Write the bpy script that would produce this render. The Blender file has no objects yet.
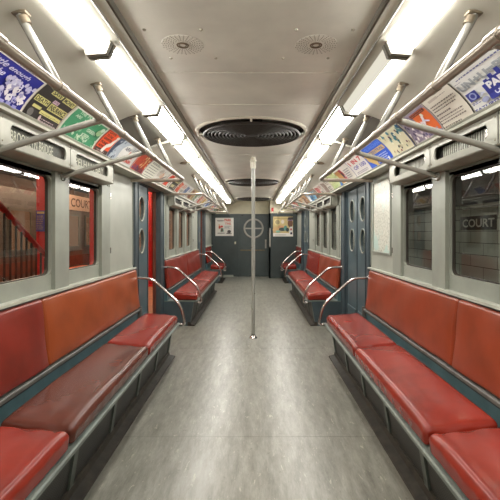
import bpy, bmesh, math, random
from mathutils import Vector, Matrix
random.seed(7)
SC = bpy.context.scene
COL = SC.collection
PI = math.pi

# ------------------------------------------------------------------ materials
def lin(c):
    def f(v):
        v /= 255.0
        return v / 12.92 if v <= 0.04045 else ((v + 0.055) / 1.055) ** 2.4
    return (f(c[0]), f(c[1]), f(c[2]), 1.0)

class N:
    """tiny node helper"""
    def __init__(self, name):
        self.m = bpy.data.materials.new(name)
        self.m.use_nodes = True
        self.t = self.m.node_tree
        self.t.nodes.clear()
        self.out = self.t.nodes.new('ShaderNodeOutputMaterial')
    def add(self, typ, **kw):
        n = self.t.nodes.new(typ)
        for k, v in kw.items():
            if hasattr(n, k):
                setattr(n, k, v)
        return n
    def link(self, a, b):
        self.t.links.new(a, b)

def noise_ramp(n, scale, stops, detail=4.0, stretch=None, rough=0.55, dist=0.0):
    tc = n.add('ShaderNodeTexCoord')
    mp = n.add('ShaderNodeMapping')
    if stretch:
        mp.inputs['Scale'].default_value = stretch
    n.link(tc.outputs['Object'], mp.inputs['Vector'])
    nz = n.add('ShaderNodeTexNoise')
    nz.inputs['Scale'].default_value = scale
    nz.inputs['Detail'].default_value = detail
    nz.inputs['Roughness'].default_value = rough
    nz.inputs['Distortion'].default_value = dist
    n.link(mp.outputs[0], nz.inputs['Vector'])
    rp = n.add('ShaderNodeValToRGB')
    e = rp.color_ramp.elements
    while len(e) < len(stops):
        e.new(0.5)
    for el, (p, c) in zip(e, stops):
        el.position = p
        el.color = c if len(c) == 4 else lin(c)
    n.link(nz.outputs['Fac'], rp.inputs['Fac'])
    return rp, nz

def mat(name, c, rough=0.5, metal=0.0, var=0.12, scale=6.0, bump=0.0, bscale=60.0, spec=0.5, stretch=None, coat=0.0):
    n = N(name)
    b = n.add('ShaderNodeBsdfPrincipled')
    b.inputs['Roughness'].default_value = rough
    b.inputs['Metallic'].default_value = metal
    b.inputs['Specular IOR Level'].default_value = spec
    if coat:
        b.inputs['Coat Weight'].default_value = coat
        b.inputs['Coat Roughness'].default_value = 0.2
    if var:
        lo = tuple(max(0, v * (1 - var)) for v in c)
        hi = tuple(min(255, v * (1 + var * 0.6)) for v in c)
        rp, nz = noise_ramp(n, scale, [(0.3, lo), (0.55, c), (0.75, hi)], stretch=stretch)
        n.link(rp.outputs[0], b.inputs['Base Color'])
    else:
        b.inputs['Base Color'].default_value = lin(c)
    if bump:
        tc = n.add('ShaderNodeTexCoord')
        nz2 = n.add('ShaderNodeTexNoise')
        nz2.inputs['Scale'].default_value = bscale
        nz2.inputs['Detail'].default_value = 3
        n.link(tc.outputs['Object'], nz2.inputs['Vector'])
        bp = n.add('ShaderNodeBump')
        bp.inputs['Strength'].default_value = bump
        bp.inputs['Distance'].default_value = 0.01
        n.link(nz2.outputs['Fac'], bp.inputs['Height'])
        n.link(bp.outputs[0], b.inputs['Normal'])
    n.link(b.outputs[0], n.out.inputs[0])
    return n.m

def emit(name, c, strength):
    n = N(name)
    e = n.add('ShaderNodeEmission')
    e.inputs[0].default_value = lin(c)
    e.inputs[1].default_value = strength
    n.link(e.outputs[0], n.out.inputs[0])
    return n.m

def leather(name, c, rough=0.36, mott=0.22, dark=None):
    n = N(name)
    b = n.add('ShaderNodeBsdfPrincipled')
    b.inputs['Specular IOR Level'].default_value = 0.42
    lo = dark or tuple(v * (1 - mott) for v in c)
    hi = tuple(min(255, v * (1 + mott * .45)) for v in c)
    rp, nz = noise_ramp(n, 5.0, [(0.28, lo), (0.52, c), (0.78, hi)], detail=4, rough=0.5)
    n.link(rp.outputs[0], b.inputs['Base Color'])
    b.inputs['Roughness'].default_value = rough
    tc = n.add('ShaderNodeTexCoord')
    v = n.add('ShaderNodeTexNoise')
    v.inputs['Scale'].default_value = 13
    v.inputs['Detail'].default_value = 1.5
    n.link(tc.outputs['Object'], v.inputs['Vector'])
    bp = n.add('ShaderNodeBump')
    bp.inputs['Strength'].default_value = 0.04
    bp.inputs['Distance'].default_value = 0.01
    n.link(v.outputs['Fac'], bp.inputs['Height'])
    n.link(bp.outputs[0], b.inputs['Normal'])
    n.link(b.outputs[0], n.out.inputs[0])
    return n.m

def floor_mat():
    n = N('worn_linoleum')
    b = n.add('ShaderNodeBsdfPrincipled')
    rp, _ = noise_ramp(n, 9.0, [(0.30, (92, 91, 83)), (0.5, (122, 121, 112)), (0.75, (152, 151, 141))], detail=10, rough=0.75, stretch=(2.6, 0.5, 1))
    # pale scuffs running along the car
    sc, _ = noise_ramp(n, 16.0, [(0.60, (0, 0, 0, 1)), (0.70, (1, 1, 1, 1))], detail=7, stretch=(2.6, 0.7, 1), rough=0.7, dist=0.6)
    mx = n.add('ShaderNodeMix', data_type='RGBA')
    n.link(sc.outputs[0], mx.inputs[0])
    n.link(rp.outputs[0], mx.inputs[6])
    mx.inputs[7].default_value = lin((176, 173, 156))
    # dark scratches and grime
    dk, _ = noise_ramp(n, 30.0, [(0.26, (1, 1, 1, 1)), (0.38, (0, 0, 0, 1))], detail=6, stretch=(1.5, 1.0, 1), rough=0.7)
    m2 = n.add('ShaderNodeMix', data_type='RGBA')
    n.link(dk.outputs[0], m2.inputs[0])
    n.link(mx.outputs[2], m2.inputs[6])
    m2.inputs[7].default_value = lin((86, 84, 75))
    n.link(m2.outputs[2], b.inputs['Base Color'])
    nf = n.add('ShaderNodeTexNoise')
    nf.inputs['Scale'].default_value = 5.0
    nf.inputs['Detail'].default_value = 2.0
    tcf = n.add('ShaderNodeTexCoord')
    n.link(tcf.outputs['Object'], nf.inputs['Vector'])
    ma = n.add('ShaderNodeMath', operation='MULTIPLY_ADD')
    ma.inputs[1].default_value = 0.12
    ma.inputs[2].default_value = 0.26
    n.link(nf.outputs['Fac'], ma.inputs[0])
    n.link(ma.outputs[0], b.inputs['Roughness'])
    b.inputs['Specular IOR Level'].default_value = 0.7
    n.link(b.outputs[0], n.out.inputs[0])
    return n.m

def glass_mat():
    n = N('window_glass')
    lw = n.add('ShaderNodeLayerWeight')
    pw = n.add('ShaderNodeMath', operation='POWER')
    pw.inputs[1].default_value = 4.0
    n.link(lw.outputs['Facing'], pw.inputs[0])
    fr = n.add('ShaderNodeMath', operation='MULTIPLY_ADD')
    fr.inputs[1].default_value = 0.8
    fr.inputs[2].default_value = 0.07
    n.link(pw.outputs[0], fr.inputs[0])
    tr = n.add('ShaderNodeBsdfTransparent')
    tr.inputs[0].default_value = (0.9, 0.92, 0.9, 1)
    gl = n.add('ShaderNodeBsdfGlossy')
    gl.inputs['Roughness'].default_value = 0.02
    mx = n.add('ShaderNodeMixShader')
    n.link(fr.outputs[0], mx.inputs[0])
    n.link(tr.outputs[0], mx.inputs[1])
    n.link(gl.outputs[0], mx.inputs[2])
    n.link(mx.outputs[0], n.out.inputs[0])
    return n.m

def tile_mat():
    n = N('station_wall_tile')
    tc = n.add('ShaderNodeTexCoord')
    sp = n.add('ShaderNodeSeparateXYZ')
    n.link(tc.outputs['Object'], sp.inputs[0])
    cb = n.add('ShaderNodeCombineXYZ')
    n.link(sp.outputs[1], cb.inputs[0])
    n.link(sp.outputs[2], cb.inputs[1])
    br = n.add('ShaderNodeTexBrick')
    br.offset = 0.5
    br.inputs['Scale'].default_value = 1.0
    br.inputs['Brick Width'].default_value = 0.40
    br.inputs['Row Height'].default_value = 0.105
    br.inputs['Mortar Size'].default_value = 0.0035
    br.inputs['Color1'].default_value = lin((196, 200, 188))
    br.inputs['Color2'].default_value = lin((184, 188, 176))
    br.inputs['Mortar'].default_value = lin((92, 92, 84))
    n.link(cb.outputs[0], br.inputs['Vector'])
    b = n.add('ShaderNodeBsdfPrincipled')
    b.inputs['Roughness'].default_value = 0.3
    n.link(br.outputs['Color'], b.inputs['Base Color'])
    n.link(b.outputs[0], n.out.inputs[0])
    return n.m

def mesh_panel_mat():
    """black expanded-metal heater screen"""
    n = N('heater_screen')
    tc = n.add('ShaderNodeTexCoord')
    ck = n.add('ShaderNodeTexChecker')
    ck.inputs['Scale'].default_value = 160
    ck.inputs['Color1'].default_value = lin((54, 54, 49))
    ck.inputs['Color2'].default_value = lin((24, 24, 22))
    n.link(tc.outputs['Object'], ck.inputs['Vector'])
    b = n.add('ShaderNodeBsdfPrincipled')
    b.inputs['Roughness'].default_value = 0.55
    n.link(ck.outputs[0], b.inputs['Base Color'])
    n.link(b.outputs[0], n.out.inputs[0])
    return n.m

def map_mat():
    n = N('printed_map')
    tc = n.add('ShaderNodeTexCoord')
    v = n.add('ShaderNodeTexVoronoi', feature='DISTANCE_TO_EDGE')
    v.inputs['Scale'].default_value = 30
    n.link(tc.outputs['Object'], v.inputs['Vector'])
    r1 = n.add('ShaderNodeValToRGB')
    r1.color_ramp.elements[0].position = 0.02
    r1.color_ramp.elements[0].color = lin((176, 176, 164))
    r1.color_ramp.elements[1].position = 0.08
    r1.color_ramp.elements[1].color = lin((214, 214, 202))
    n.link(v.outputs['Distance'], r1.inputs[0])
    rp, _ = noise_ramp(n, 4.2, [(0.50, (0, 0, 0, 1)), (0.56, (1, 1, 1, 1))], detail=5)
    mx = n.add('ShaderNodeMix', data_type='RGBA')
    n.link(rp.outputs[0], mx.inputs[0])
    n.link(r1.outputs[0], mx.inputs[6])
    mx.inputs[7].default_value = lin((190, 212, 204))
    b = n.add('ShaderNodeBsdfPrincipled')
    b.inputs['Roughness'].default_value = 0.25
    n.link(mx.outputs[2], b.inputs['Base Color'])
    n.link(b.outputs[0], n.out.inputs[0])
    return n.m

M = {}
M['floor'] = floor_mat()
M['glass'] = glass_mat()
M['tile'] = tile_mat()
M['screen'] = mesh_panel_mat()
M['map'] = map_mat()
M['ceil'] = mat('ceiling_paint', (230, 228, 218), 0.30, var=0.07, scale=2.5, bump=0.03, bscale=5)
M['cove'] = mat('cove_paint', (190, 188, 176), 0.42, var=0.05, scale=3)
M['recess'] = mat('duct_grey', (78, 76, 68), 0.5, var=0.08)
M['wall'] = mat('grey_green_enamel', (146, 150, 140), 0.36, var=0.07, scale=4, bump=0.03, bscale=14)
M['sill'] = mat('pale_sill_metal', (186, 188, 176), 0.34, var=0.08, scale=8)
M['panel'] = mat('panel_enamel', (164, 167, 157), 0.34, var=0.07, scale=3)
M['box'] = mat('sign_box_metal', (168, 168, 156), 0.38, var=0.10, scale=7)
M['blue'] = mat('blue_grey_enamel', (76, 92, 98), 0.36, var=0.12, scale=5)
M['post'] = mat('dark_blue_grey_enamel', (66, 78, 84), 0.4, var=0.12, scale=5)
M['endwall'] = mat('dark_green_grey_enamel', (56, 66, 66), 0.42, var=0.10, scale=4)
M['cream'] = mat('cream_paint', (196, 190, 164), 0.45, var=0.05)
M['benchmetal'] = mat('bench_grey_metal', (112, 122, 116), 0.38, var=0.14, scale=9)
M['benchdark'] = mat('bench_support_metal', (78, 85, 79), 0.45, var=.15, scale=9)
M['teal'] = mat('teal_back_panel', (84, 112, 118), 0.36, var=0.14, scale=6)
M['black'] = mat('black_rubber', (34, 33, 33), 0.55, var=0.15)
M['kick'] = mat('grimy_kick_strip', (50, 46, 39), 0.6, var=0.4, scale=14)
M['shade_backing'] = mat('shade_and_backing_dark', (50, 50, 50), 0.5, var=0.2)  # colours the painted shade strip below the rail, the backing and the welt
M['angle'] = mat('worn_angle_iron', (100, 100, 96), 0.45, var=0.18, scale=20)
M['chrome'] = mat('polished_steel', (208, 202, 200), 0.24, metal=1.0, var=0.05)
M['enamel'] = mat('white_porcelain_tube', (156, 154, 146), 0.26, var=0.04, coat=0.5)
M['rail'] = mat('handrail_metal', (168, 158, 145), 0.28, metal=0.55, var=0.06)
M['flange'] = mat('tarnished_flange', (132, 120, 102), 0.45, metal=0.5, var=0.25, scale=18)
M['fan'] = mat('fan_grille_dark', (38, 33, 29), 0.45, var=0.2, scale=8)
M['fanhole'] = mat('fan_well_black', (24, 22, 20), 0.7, var=0.1)
M['rim'] = mat('fan_rim_cream', (214, 210, 196), 0.4, var=0.05)
M['dots'] = mat('vent_hole_brown', (112, 96, 78), 0.7, var=0.1)
M['housing'] = mat('light_housing', (178, 174, 158), 0.4, var=0.05)
M['trim'] = mat('light_trim_metal', (160, 155, 138), 0.3, var=0.05, metal=0.4)
M['diff'] = emit('lamp_diffuser', (255, 251, 243), 29.0)
M['diffdim'] = emit('weak_lamp_diffuser', (232, 226, 208), 1.0)
M['capgrey'] = mat('lamp_end_cap', (112, 108, 96), 0.4, var=.05)
M['strut'] = mat('strut_porcelain', (118, 116, 109), 0.26, var=.04, coat=.4)
M['darktrim'] = mat('dark_trim_metal', (92, 88, 76), 0.35, var=0.05, metal=0.3)
M['brass'] = mat('worn_brass', (128, 106, 66), 0.5, metal=0.6, var=0.2)
M['red'] = mat('red_enamel', (196, 28, 34), 0.34, var=0.08)
M['darkgasket'] = mat('window_gasket', (52, 47, 42), 0.5, var=0.2)
M['brownedge'] = mat('brown_door_edge', (92, 48, 36), 0.5, var=0.2)
L_RED = leather('red_vinyl', (130, 39, 28), 0.27, 0.14)
L_RED2 = leather('bright_red_vinyl', (138, 43, 30), 0.27, 0.14)
L_BROWN = leather('worn_brown_vinyl', (92, 48, 37), 0.25, 0.2)
L_ORANGE = leather('orange_brown_vinyl', (146, 70, 36), 0.30, 0.13)
L_ORED = leather('orange_red_vinyl', (138, 60, 36), 0.30, 0.13)
L_DRED = leather('dark_red_vinyl', (126, 43, 32), 0.30, 0.13)
PC = {}
def ink(c):
    if c not in PC:
        PC[c] = mat('print_%02x%02x%02x' % c, c, 0.45, var=0)
    return PC[c]

# ------------------------------------------------------------------ mesh builder
class MB:
    def __init__(self):
        self.bm = bmesh.new()
        self.mats = []
    def mi(self, m):
        if m not in self.mats:
            self.mats.append(m)
        return self.mats.index(m)
    def face(self, pts, m):
        vs = [self.bm.verts.new(p) for p in pts]
        try:
            f = self.bm.faces.new(vs)
            f.material_index = self.mi(m)
            return f
        except ValueError:
            return None
    def quads(self, grid, m, closed_u=False, closed_v=False):
        """grid[i][j] of points, shared verts"""
        k = self.mi(m)
        V = [[self.bm.verts.new(p) for p in row] for row in grid]
        ni, nj = len(V), len(V[0])
        for i in range(ni if closed_u else ni - 1):
            for j in range(nj if closed_v else nj - 1):
                a, b, c, d = V[i][j], V[(i + 1) % ni][j], V[(i + 1) % ni][(j + 1) % nj], V[i][(j + 1) % nj]
                try:
                    f = self.bm.faces.new((a, b, c, d))
                    f.material_index = k
                except ValueError:
                    pass
        return V
    def box(self, x0, y0, z0, x1, y1, z1, m):
        k = self.mi(m)
        P = [(x0, y0, z0), (x1, y0, z0), (x1, y1, z0), (x0, y1, z0), (x0, y0, z1), (x1, y0, z1), (x1, y1, z1), (x0, y1, z1)]
        v = [self.bm.verts.new(p) for p in P]
        for q in ((0, 3, 2, 1), (4, 5, 6, 7), (0, 1, 5, 4), (1, 2, 6, 5), (2, 3, 7, 6), (3, 0, 4, 7)):
            f = self.bm.faces.new([v[i] for i in q])
            f.material_index = k
    def prism(self, prof, y0, y1, m, s=1):
        """profile of (x,z) swept along y, capped"""
        k = self.mi(m)
        a = [self.bm.verts.new((s * x, y0, z)) for x, z in prof]
        b = [self.bm.verts.new((s * x, y1, z)) for x, z in prof]
        n = len(prof)
        for i in range(n):
            f = self.bm.faces.new((a[i], a[(i + 1) % n], b[(i + 1) % n], b[i]))
            f.material_index = k
        for ring in (a, b):
            f = self.bm.faces.new(ring)
            f.material_index = k
    def tube(self, path, r, m, n=12, caps=True):
        path = [Vector(p) for p in path]
        T = []
        for i in range(len(path)):
            a = path[max(i - 1, 0)]
            b = path[min(i + 1, len(path) - 1)]
            T.append((b - a).normalized())
        up = Vector((0, 0, 1)) if abs(T[0].z) < 0.9 else Vector((0, 1, 0))
        u = T[0].cross(up).normalized()
        rings = []
        for i, p in enumerate(path):
            u = (u - T[i] * u.dot(T[i])).normalized()
            w = T[i].cross(u)
            rr = r[i] if isinstance(r, (list, tuple)) else r
            rings.append([p + u * (rr * math.cos(2 * PI * k / n)) + w * (rr * math.sin(2 * PI * k / n)) for k in range(n)])
        V = self.quads(rings, m, closed_v=True)
        if caps:
            for ring in (V[0], V[-1]):
                f = self.bm.faces.new(ring)
                f.material_index = self.mi(m)
    def cyl(self, p0, p1, r, m, n=20):
        self.tube([p0, p1], r, m, n)
    def lathe(self, prof, center, m, n=40, axis='z', cap=False):
        cx, cy, cz = center
        g = []
        for r, h in prof:
            row = []
            for k in range(n):
                c, s_ = r * math.cos(2 * PI * k / n), r * math.sin(2 * PI * k / n)
                row.append((cx + c, cy + s_, cz + h) if axis == 'z' else ((cx + h, cy + c, cz + s_) if axis == 'x' else (cx + c, cy + h, cz + s_)))
            g.append(row)
        V = self.quads(g, m, closed_v=True)
        if cap:
            for ring in (V[0], V[-1]):
                try:
                    f = self.bm.faces.new(ring)
                    f.material_index = self.mi(m)
                except ValueError:
                    pass
    def torus(self, c, R, r, m, n=48, k=10, axis='z'):
        prof = [(R + r * math.cos(2 * PI * i / k), r * math.sin(2 * PI * i / k)) for i in range(k + 1)]
        self.lathe(prof, c, m, n, axis)
    def rbox(self, c, e, r, m, seg=(10, 10, 4), fn=None):
        """rounded box: centre c, half extents e, corner radius r; fn(u,v,w,p) may move points"""
        c = Vector(c)
        k = self.mi(m)
        cache = {}
        def vert(u, v, w):
            key = (round(u, 5), round(v, 5), round(w, 5))
            if key in cache:
                return cache[key]
            p = Vector((u * e[0], v * e[1], w * e[2]))
            q = Vector([max(-(e[i] - r), min(e[i] - r, p[i])) for i in range(3)])
            d = p - q
            if d.length > 1e-9:
                p = q + d.normalized() * r if sum(1 for t in d if abs(t) > 1e-9) > 1 else q + d
            if fn:
                p = fn(u, v, w, p)
            cache[key] = self.bm.verts.new(c + p)
            return cache[key]
        def axis_pts(i):
            n = seg[i]
            t = e[i]
            edge = [-1 + (1 - math.cos(a * PI / 2 / 3)) * 0 + a / 3 * (r / t) for a in range(4)]
            mid = [-1 + r / t + (2 - 2 * r / t) * a / n for a in range(1, n)]
            hi = [-v for v in reversed(edge)]
            return edge + mid + hi
        A = [axis_pts(i) for i in range(3)]
        for ax in range(3):
            o = [i for i in range(3) if i != ax]
            for sgn in (-1, 1):
                for i in range(len(A[o[0]]) - 1):
                    for j in range(len(A[o[1]]) - 1):
                        pts = []
                        for di, dj in ((0, 0), (1, 0), (1, 1), (0, 1)):
                            t = [0, 0, 0]
                            t[ax] = sgn
                            t[o[0]] = A[o[0]][i + di]
                            t[o[1]] = A[o[1]][j + dj]
                            pts.append(vert(*t))
                        try:
                            f = self.bm.faces.new(pts)
                            f.material_index = k
                        except ValueError:
                            pass
    def plate_hole(self, outer, inner, rad, d0, d1, f, m, k=8):
        """flat plate with a rounded hole; f(a,b,d) -> 3D"""
        a0, b0, a1, b1 = outer
        i0, j0, i1, j1 = inner
        mi = self.mi(m)
        oc = [(a0, b0), (a1, b0), (a1, b1), (a0, b1)]
        cc = [(i0 + rad, j0 + rad, PI), (i1 - rad, j0 + rad, 1.5 * PI), (i1 - rad, j1 - rad, 0), (i0 + rad, j1 - rad, .5 * PI)]
        arcs = [[(x + rad * math.cos(t + PI / 2 * q / k), y + rad * math.sin(t + PI / 2 * q / k)) for q in range(k + 1)] for x, y, t in cc]
        L = []
        for d in (d0, d1):
            O = [self.bm.verts.new(f(a, b, d)) for a, b in oc]
            I = [[self.bm.verts.new(f(a, b, d)) for a, b in arc] for arc in arcs]
            L.append((O, I))
            for c in range(4):
                for q in range(k):
                    self.bm.faces.new((O[c], I[c][q], I[c][q + 1])).material_index = mi
                n = (c + 1) % 4
                self.bm.faces.new((O[c], I[c][k], I[n][0], O[n])).material_index = mi
        (O0, I0), (O1, I1) = L
        for c in range(4):
            n = (c + 1) % 4
            self.bm.faces.new((O0[c], O0[n], O1[n], O1[c])).material_index = mi
            for q in range(k):
                self.bm.faces.new((I0[c][q], I0[c][q + 1], I1[c][q + 1], I1[c][q])).material_index = mi
            self.bm.faces.new((I0[c][k], I0[n][0], I1[n][0], I1[c][k])).material_index = mi
    def build(self, name, parent=None, loc=None, smooth=35, recalc=True):
        if recalc:
            bmesh.ops.recalc_face_normals(self.bm, faces=self.bm.faces[:])
        vs = self.bm.verts
        if loc is None:
            if parent is not None:
                loc = (0, 0, 0)
                off = Vector(parent['_w']) if '_w' in parent else Vector((0, 0, 0))
                for v in vs:
                    v.co -= off
            else:
                xs = [v.co.x for v in vs]; ys = [v.co.y for v in vs]; zs = [v.co.z for v in vs]
                loc = Vector(((min(xs) + max(xs)) / 2, (min(ys) + max(ys)) / 2, min(zs)))
                for v in vs:
                    v.co -= loc
        me = bpy.data.meshes.new(name)
        self.bm.to_mesh(me)
        self.bm.free()
        for m in self.mats:
            me.materials.append(m)
        if smooth:
            for p in me.polygons:
                p.use_smooth = True
            try:
                me.set_sharp_from_angle(angle=math.radians(smooth))
            except Exception:
                pass
        o = bpy.data.objects.new(name, me)
        COL.objects.link(o)
        o.location = loc
        if parent is not None:
            o.parent = parent
            W[o.name] = W.get(parent.name, Vector((0, 0, 0)))
        else:
            W[o.name] = Vector(loc)
        return o
W = {}
_old_build = MB.build
def _build(self, name, parent=None, **kw):
    if parent is not None:
        off = W[parent.name]
        for v in self.bm.verts:
            v.co -= off
        kw['loc'] = (0, 0, 0)
    return _old_build(self, name, parent, **kw)
MB.build = _build

def thing(name, loc, label, cat, group=None):
    o = bpy.data.objects.new(name, None)
    COL.objects.link(o)
    o.location = loc
    o.empty_display_size = 0.1
    W[o.name] = Vector(loc)
    return tag(o, label, cat, group)
def tag(o, label, cat, group=None):
    o['label'] = label
    o['category'] = cat
    if group:
        o['group'] = group
    return o
def struct(o):
    o['kind'] = 'structure'
    return o
def sempty(name, loc):
    o = bpy.data.objects.new(name, None)
    COL.objects.link(o)
    o.location = loc
    W[o.name] = Vector(loc)
    o['kind'] = 'structure'
    return o

def fillet(pts, r, n=6):
    pts = [Vector(p) for p in pts]
    out = [pts[0]]
    for i in range(1, len(pts) - 1):
        a, b, c = pts[i - 1], pts[i], pts[i + 1]
        d0 = (a - b); d1 = (c - b)
        q = min(r, d0.length * .45, d1.length * .45)
        p0 = b + d0.normalized() * q
        p1 = b + d1.normalized() * q
        for k in range(n + 1):
            t = k / n
            out.append(p0 * (1 - t) ** 2 + b * 2 * t * (1 - t) + p1 * t * t)
    out.append(pts[-1])
    return out

# text to triangles, cached, normalised to a 0..1 box
_T = {}
def text_geo(s, bold=0.0):
    key = (s, bold)
    if key in _T:
        return _T[key]
    cu = bpy.data.curves.new('lettering', 'FONT')
    cu.body = s
    cu.offset = bold
    cu.resolution_u = 3
    ob = bpy.data.objects.new('lettering', cu)
    COL.objects.link(ob)
    dg = bpy.context.evaluated_depsgraph_get()
    dg.update()
    me = bpy.data.meshes.new_from_object(ob.evaluated_get(dg))
    vs = [v.co.copy() for v in me.vertices]
    fs = [tuple(p.vertices) for p in me.polygons]
    bpy.data.objects.remove(ob)
    bpy.data.meshes.remove(me)
    bpy.data.curves.remove(cu)
    x0 = min(v.x for v in vs); x1 = max(v.x for v in vs)
    y0 = min(v.y for v in vs); y1 = max(v.y for v in vs)
    P = [((v.x - x0) / (x1 - x0), (v.y - y0) / (y1 - y0)) for v in vs]
    _T[key] = (P, fs)
    return _T[key]

class Flat:
    """artwork in a flat (s,t) frame, layered, then mapped onto a surface"""
    def __init__(self, w, h):
        self.mb = MB()
        self.w, self.h = w, h
        self.k = 0
    def poly(self, pts, c, layer=None):
        m = c if isinstance(c, bpy.types.Material) else ink(c)
        self.k += 1
        d = layer if layer is not None else self.k
        self.mb.face([(p[0] * self.w, p[1] * self.h, d) for p in pts], m)
    def rect(self, s0, t0, s1, t1, c):
        self.poly([(s0, t0), (s1, t0), (s1, t1), (s0, t1)], c)
    def ell(self, s, t, rs, rt, c, n=16, rot=0.0):
        P = []
        for i in range(n):
            a, b = rs * math.cos(2 * PI * i / n), rt * math.sin(2 * PI * i / n)
            P.append((s + a * math.cos(rot) - b * math.sin(rot), t + a * math.sin(rot) + b * math.cos(rot)))
        self.poly(P, c)
    def text(self, st, s0, t0, s1, t1, c, bold=0.015, skew=0.0):
        self.k += 1
        P, F = text_geo(st, bold)
        m = ink(c)
        k = self.mb.mi(m)
        V = [self.mb.bm.verts.new(((s0 + (s1 - s0) * a + skew * (b - .5)) * self.w, (t0 + (t1 - t0) * b) * self.h, self.k)) for a, b in P]
        for f in F:
            try:
                self.mb.bm.faces.new([V[i] for i in f]).material_index = k
            except ValueError:
                pass
    def lines(self, s0, t0, s1, t1, n, c, duty=.45, jag=0.25):
        """rows of small unreadable print"""
        st = (t1 - t0) / n
        for i in range(n):
            t = t1 - (i + 1) * st
            x = s0
            e = s1 - random.random() * jag * (s1 - s0)
            while x < e:
                wd = (0.03 + 0.05 * random.random()) * 0.5 / self.w * .6
                self.rect(x, t, min(x + wd, e), t + st * duty, c)
                x += wd + 0.006 / self.w
    def blob(self, s, t, r, c, n=9, j=.4):
        P = []
        for i in range(n):
            q = r * (1 - j + 2 * j * random.random())
            P.append((s + q * math.cos(2 * PI * i / n) * self.h / self.w, t + q * math.sin(2 * PI * i / n)))
        self.poly(P, c)
    def map(self, fn, cuts=0):
        bm = self.mb.bm
        if cuts:
            for i in range(1, cuts):
                g = bm.verts[:] + bm.edges[:] + bm.faces[:]
                bmesh.ops.bisect_plane(bm, geom=g, plane_co=(0, self.h * i / cuts, 0), plane_no=(0, 1, 0), dist=1e-6)
        for v in bm.verts:
            v.co = Vector(fn(v.co.x, v.co.y, v.co.z * 0.00018))
        return self.mb

# ------------------------------------------------------------------ dimensions (metres); y runs down the car away from the camera
EYE = 1.30
Y0, Y1 = -1.3, 11.9
CZ = 2.235
PITCH = 4.72
WX = 1.25
PILLAR = 1.238
COVE = [(1.14, 1.89), (1.105, 1.945), (1.058, 1.998), (1.0, 2.047), (.935, 2.085), (.86, 2.115), (.765, 2.143)]
# door posts (start of opening, end of opening)
DOORS = [(4.37, 5.37), (4.37 + PITCH, 5.37 + PITCH)]
BENCHES = [(0.80, 4.20), (5.58, 4.20 + PITCH), (5.58 + PITCH, 11.40)]

# ------------------------------------------------------------------ shell
b = MB(); b.box(-1.36, Y0, -0.08, 1.36, Y1 + .1, 0, M['floor'])
for y in (0.6, 2.55, 4.5, 6.45, 8.4, 10.35):
    b.box(-.80, y - .0006, 0, .80, y + .0006, .0003, M['kick'])
struct(b.build('floor'))

# ceiling centre with three fan wells
FANS = [3.74, 7.31, 10.88]
FR = 0.49
b = MB()
f_c = lambda a, bb, d: (a, bb, d)
edges = [Y0]
for fy in FANS:
    edges += [fy - .56, fy + .56]
edges.append(Y1)
for i in range(0, len(edges) - 1):
    if i % 2 == 0:
        b.box(-.60, edges[i], CZ, .60, edges[i + 1], CZ + .02, M['ceil'])
    else:
        fy = FANS[i // 2]
        b.plate_hole((-.60, edges[i], .60, edges[i + 1]), (-FR, fy - FR, FR, fy + FR), FR - .0001, CZ, CZ + .02, f_c, M['ceil'], k=12)
for y in (0.7, 2.34, 2.92, 4.80, 6.35, 8.35, 9.75):
    b.box(-.60, y - .006, CZ - .0025, .60, y + .006, CZ, M['ceil'])
    for k in range(-9, 10):
        b.lathe([(.005, 0), (.004, -.003), (.0005, -.004)], (k * .063, y - .016, CZ), M['ceil'], n=6)
for x, y in ((-.48, 1.84), (-.22, 1.84), (.22, 1.84), (.48, 1.84), (-.42, 2.14), (-.18, 2.14), (.18, 2.14), (.42, 2.14)):
    b.lathe([(.009, 0), (.007, -.005), (.0005, -.006)], (x, y, CZ), M['trim'], n=8)
struct(b.build('ceiling'))

# side coves: the curved ceiling above the advertising cards, with darker duct bays
RECESS = [(2.81, 3.72), (2.81 + PITCH, 3.72 + PITCH)]
for s, side in ((-1, 'left'), (1, 'right')):
    b = MB()
    def strip(prof, ya, yb, m):
        b.quads([[(s * x, ya, z) for x, z in prof], [(s * x, yb, z) for x, z in prof]], m)
    segs = [(Y0, RECESS[0][0], 0), (RECESS[0][0], RECESS[0][1], 1), (RECESS[0][1], RECESS[1][0], 0), (RECESS[1][0], RECESS[1][1], 1), (RECESS[1][1], Y1, 0)]
    for ya, yb, rec in segs:
        strip(COVE[:4], ya, yb, M['cove'])
        if not rec:
            strip(COVE[3:] + [(.60, 2.19)], ya, yb, M['cove'])
        else:
            up = [(x, z + .02) for x, z in COVE[3:]]
            strip([COVE[3]] + up + [(.60, 2.24)], ya, yb, M['recess'])
            for y in (ya, yb):
                lo = COVE[3:]
                b.face([(s * x, y, z) for x, z in lo] + [(s * x, y, z) for x, z in reversed(up)], M['cove'])
    # outer roof skin
    strip([(1.14, 1.89), (1.16, 2.0), (1.06, 2.12), (.9, 2.26), (.58, 2.30), (0, 2.33)], Y0, Y1, M['recess'])
    struct(b.build('ceiling_cove_' + side))
    # moulding under the cards
    b = MB()
    b.prism([(1.118, 1.863), (1.25, 1.863), (1.25, 1.895), (1.146, 1.895), (1.130, 1.902), (1.120, 1.895), (1.130, 1.885), (1.124, 1.875)], Y0, Y1, M['box'], s)
    struct(b.build('trim_card_rail_' + side))
    # slim metal trims either side of the lamp row
    b = MB()
    b.prism([(.598, CZ), (.598, 2.196), (.590, 2.190), (.578, 2.194), (.560, 2.214), (.556, CZ)], Y0, Y1, M['housing'], s)
    b.prism([(.556, CZ), (.558, 2.214), (.548, 2.214), (.544, 2.226), (.540, CZ)], Y0, Y1, M['darktrim'], s)
    b.prism([(.601, 2.205), (.601, 2.192), (.592, 2.184), (.588, 2.191), (.597, 2.205)], Y0, Y1, M['darktrim'], s)
    struct(b.build('trim_lamp_row_' + side))

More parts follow.
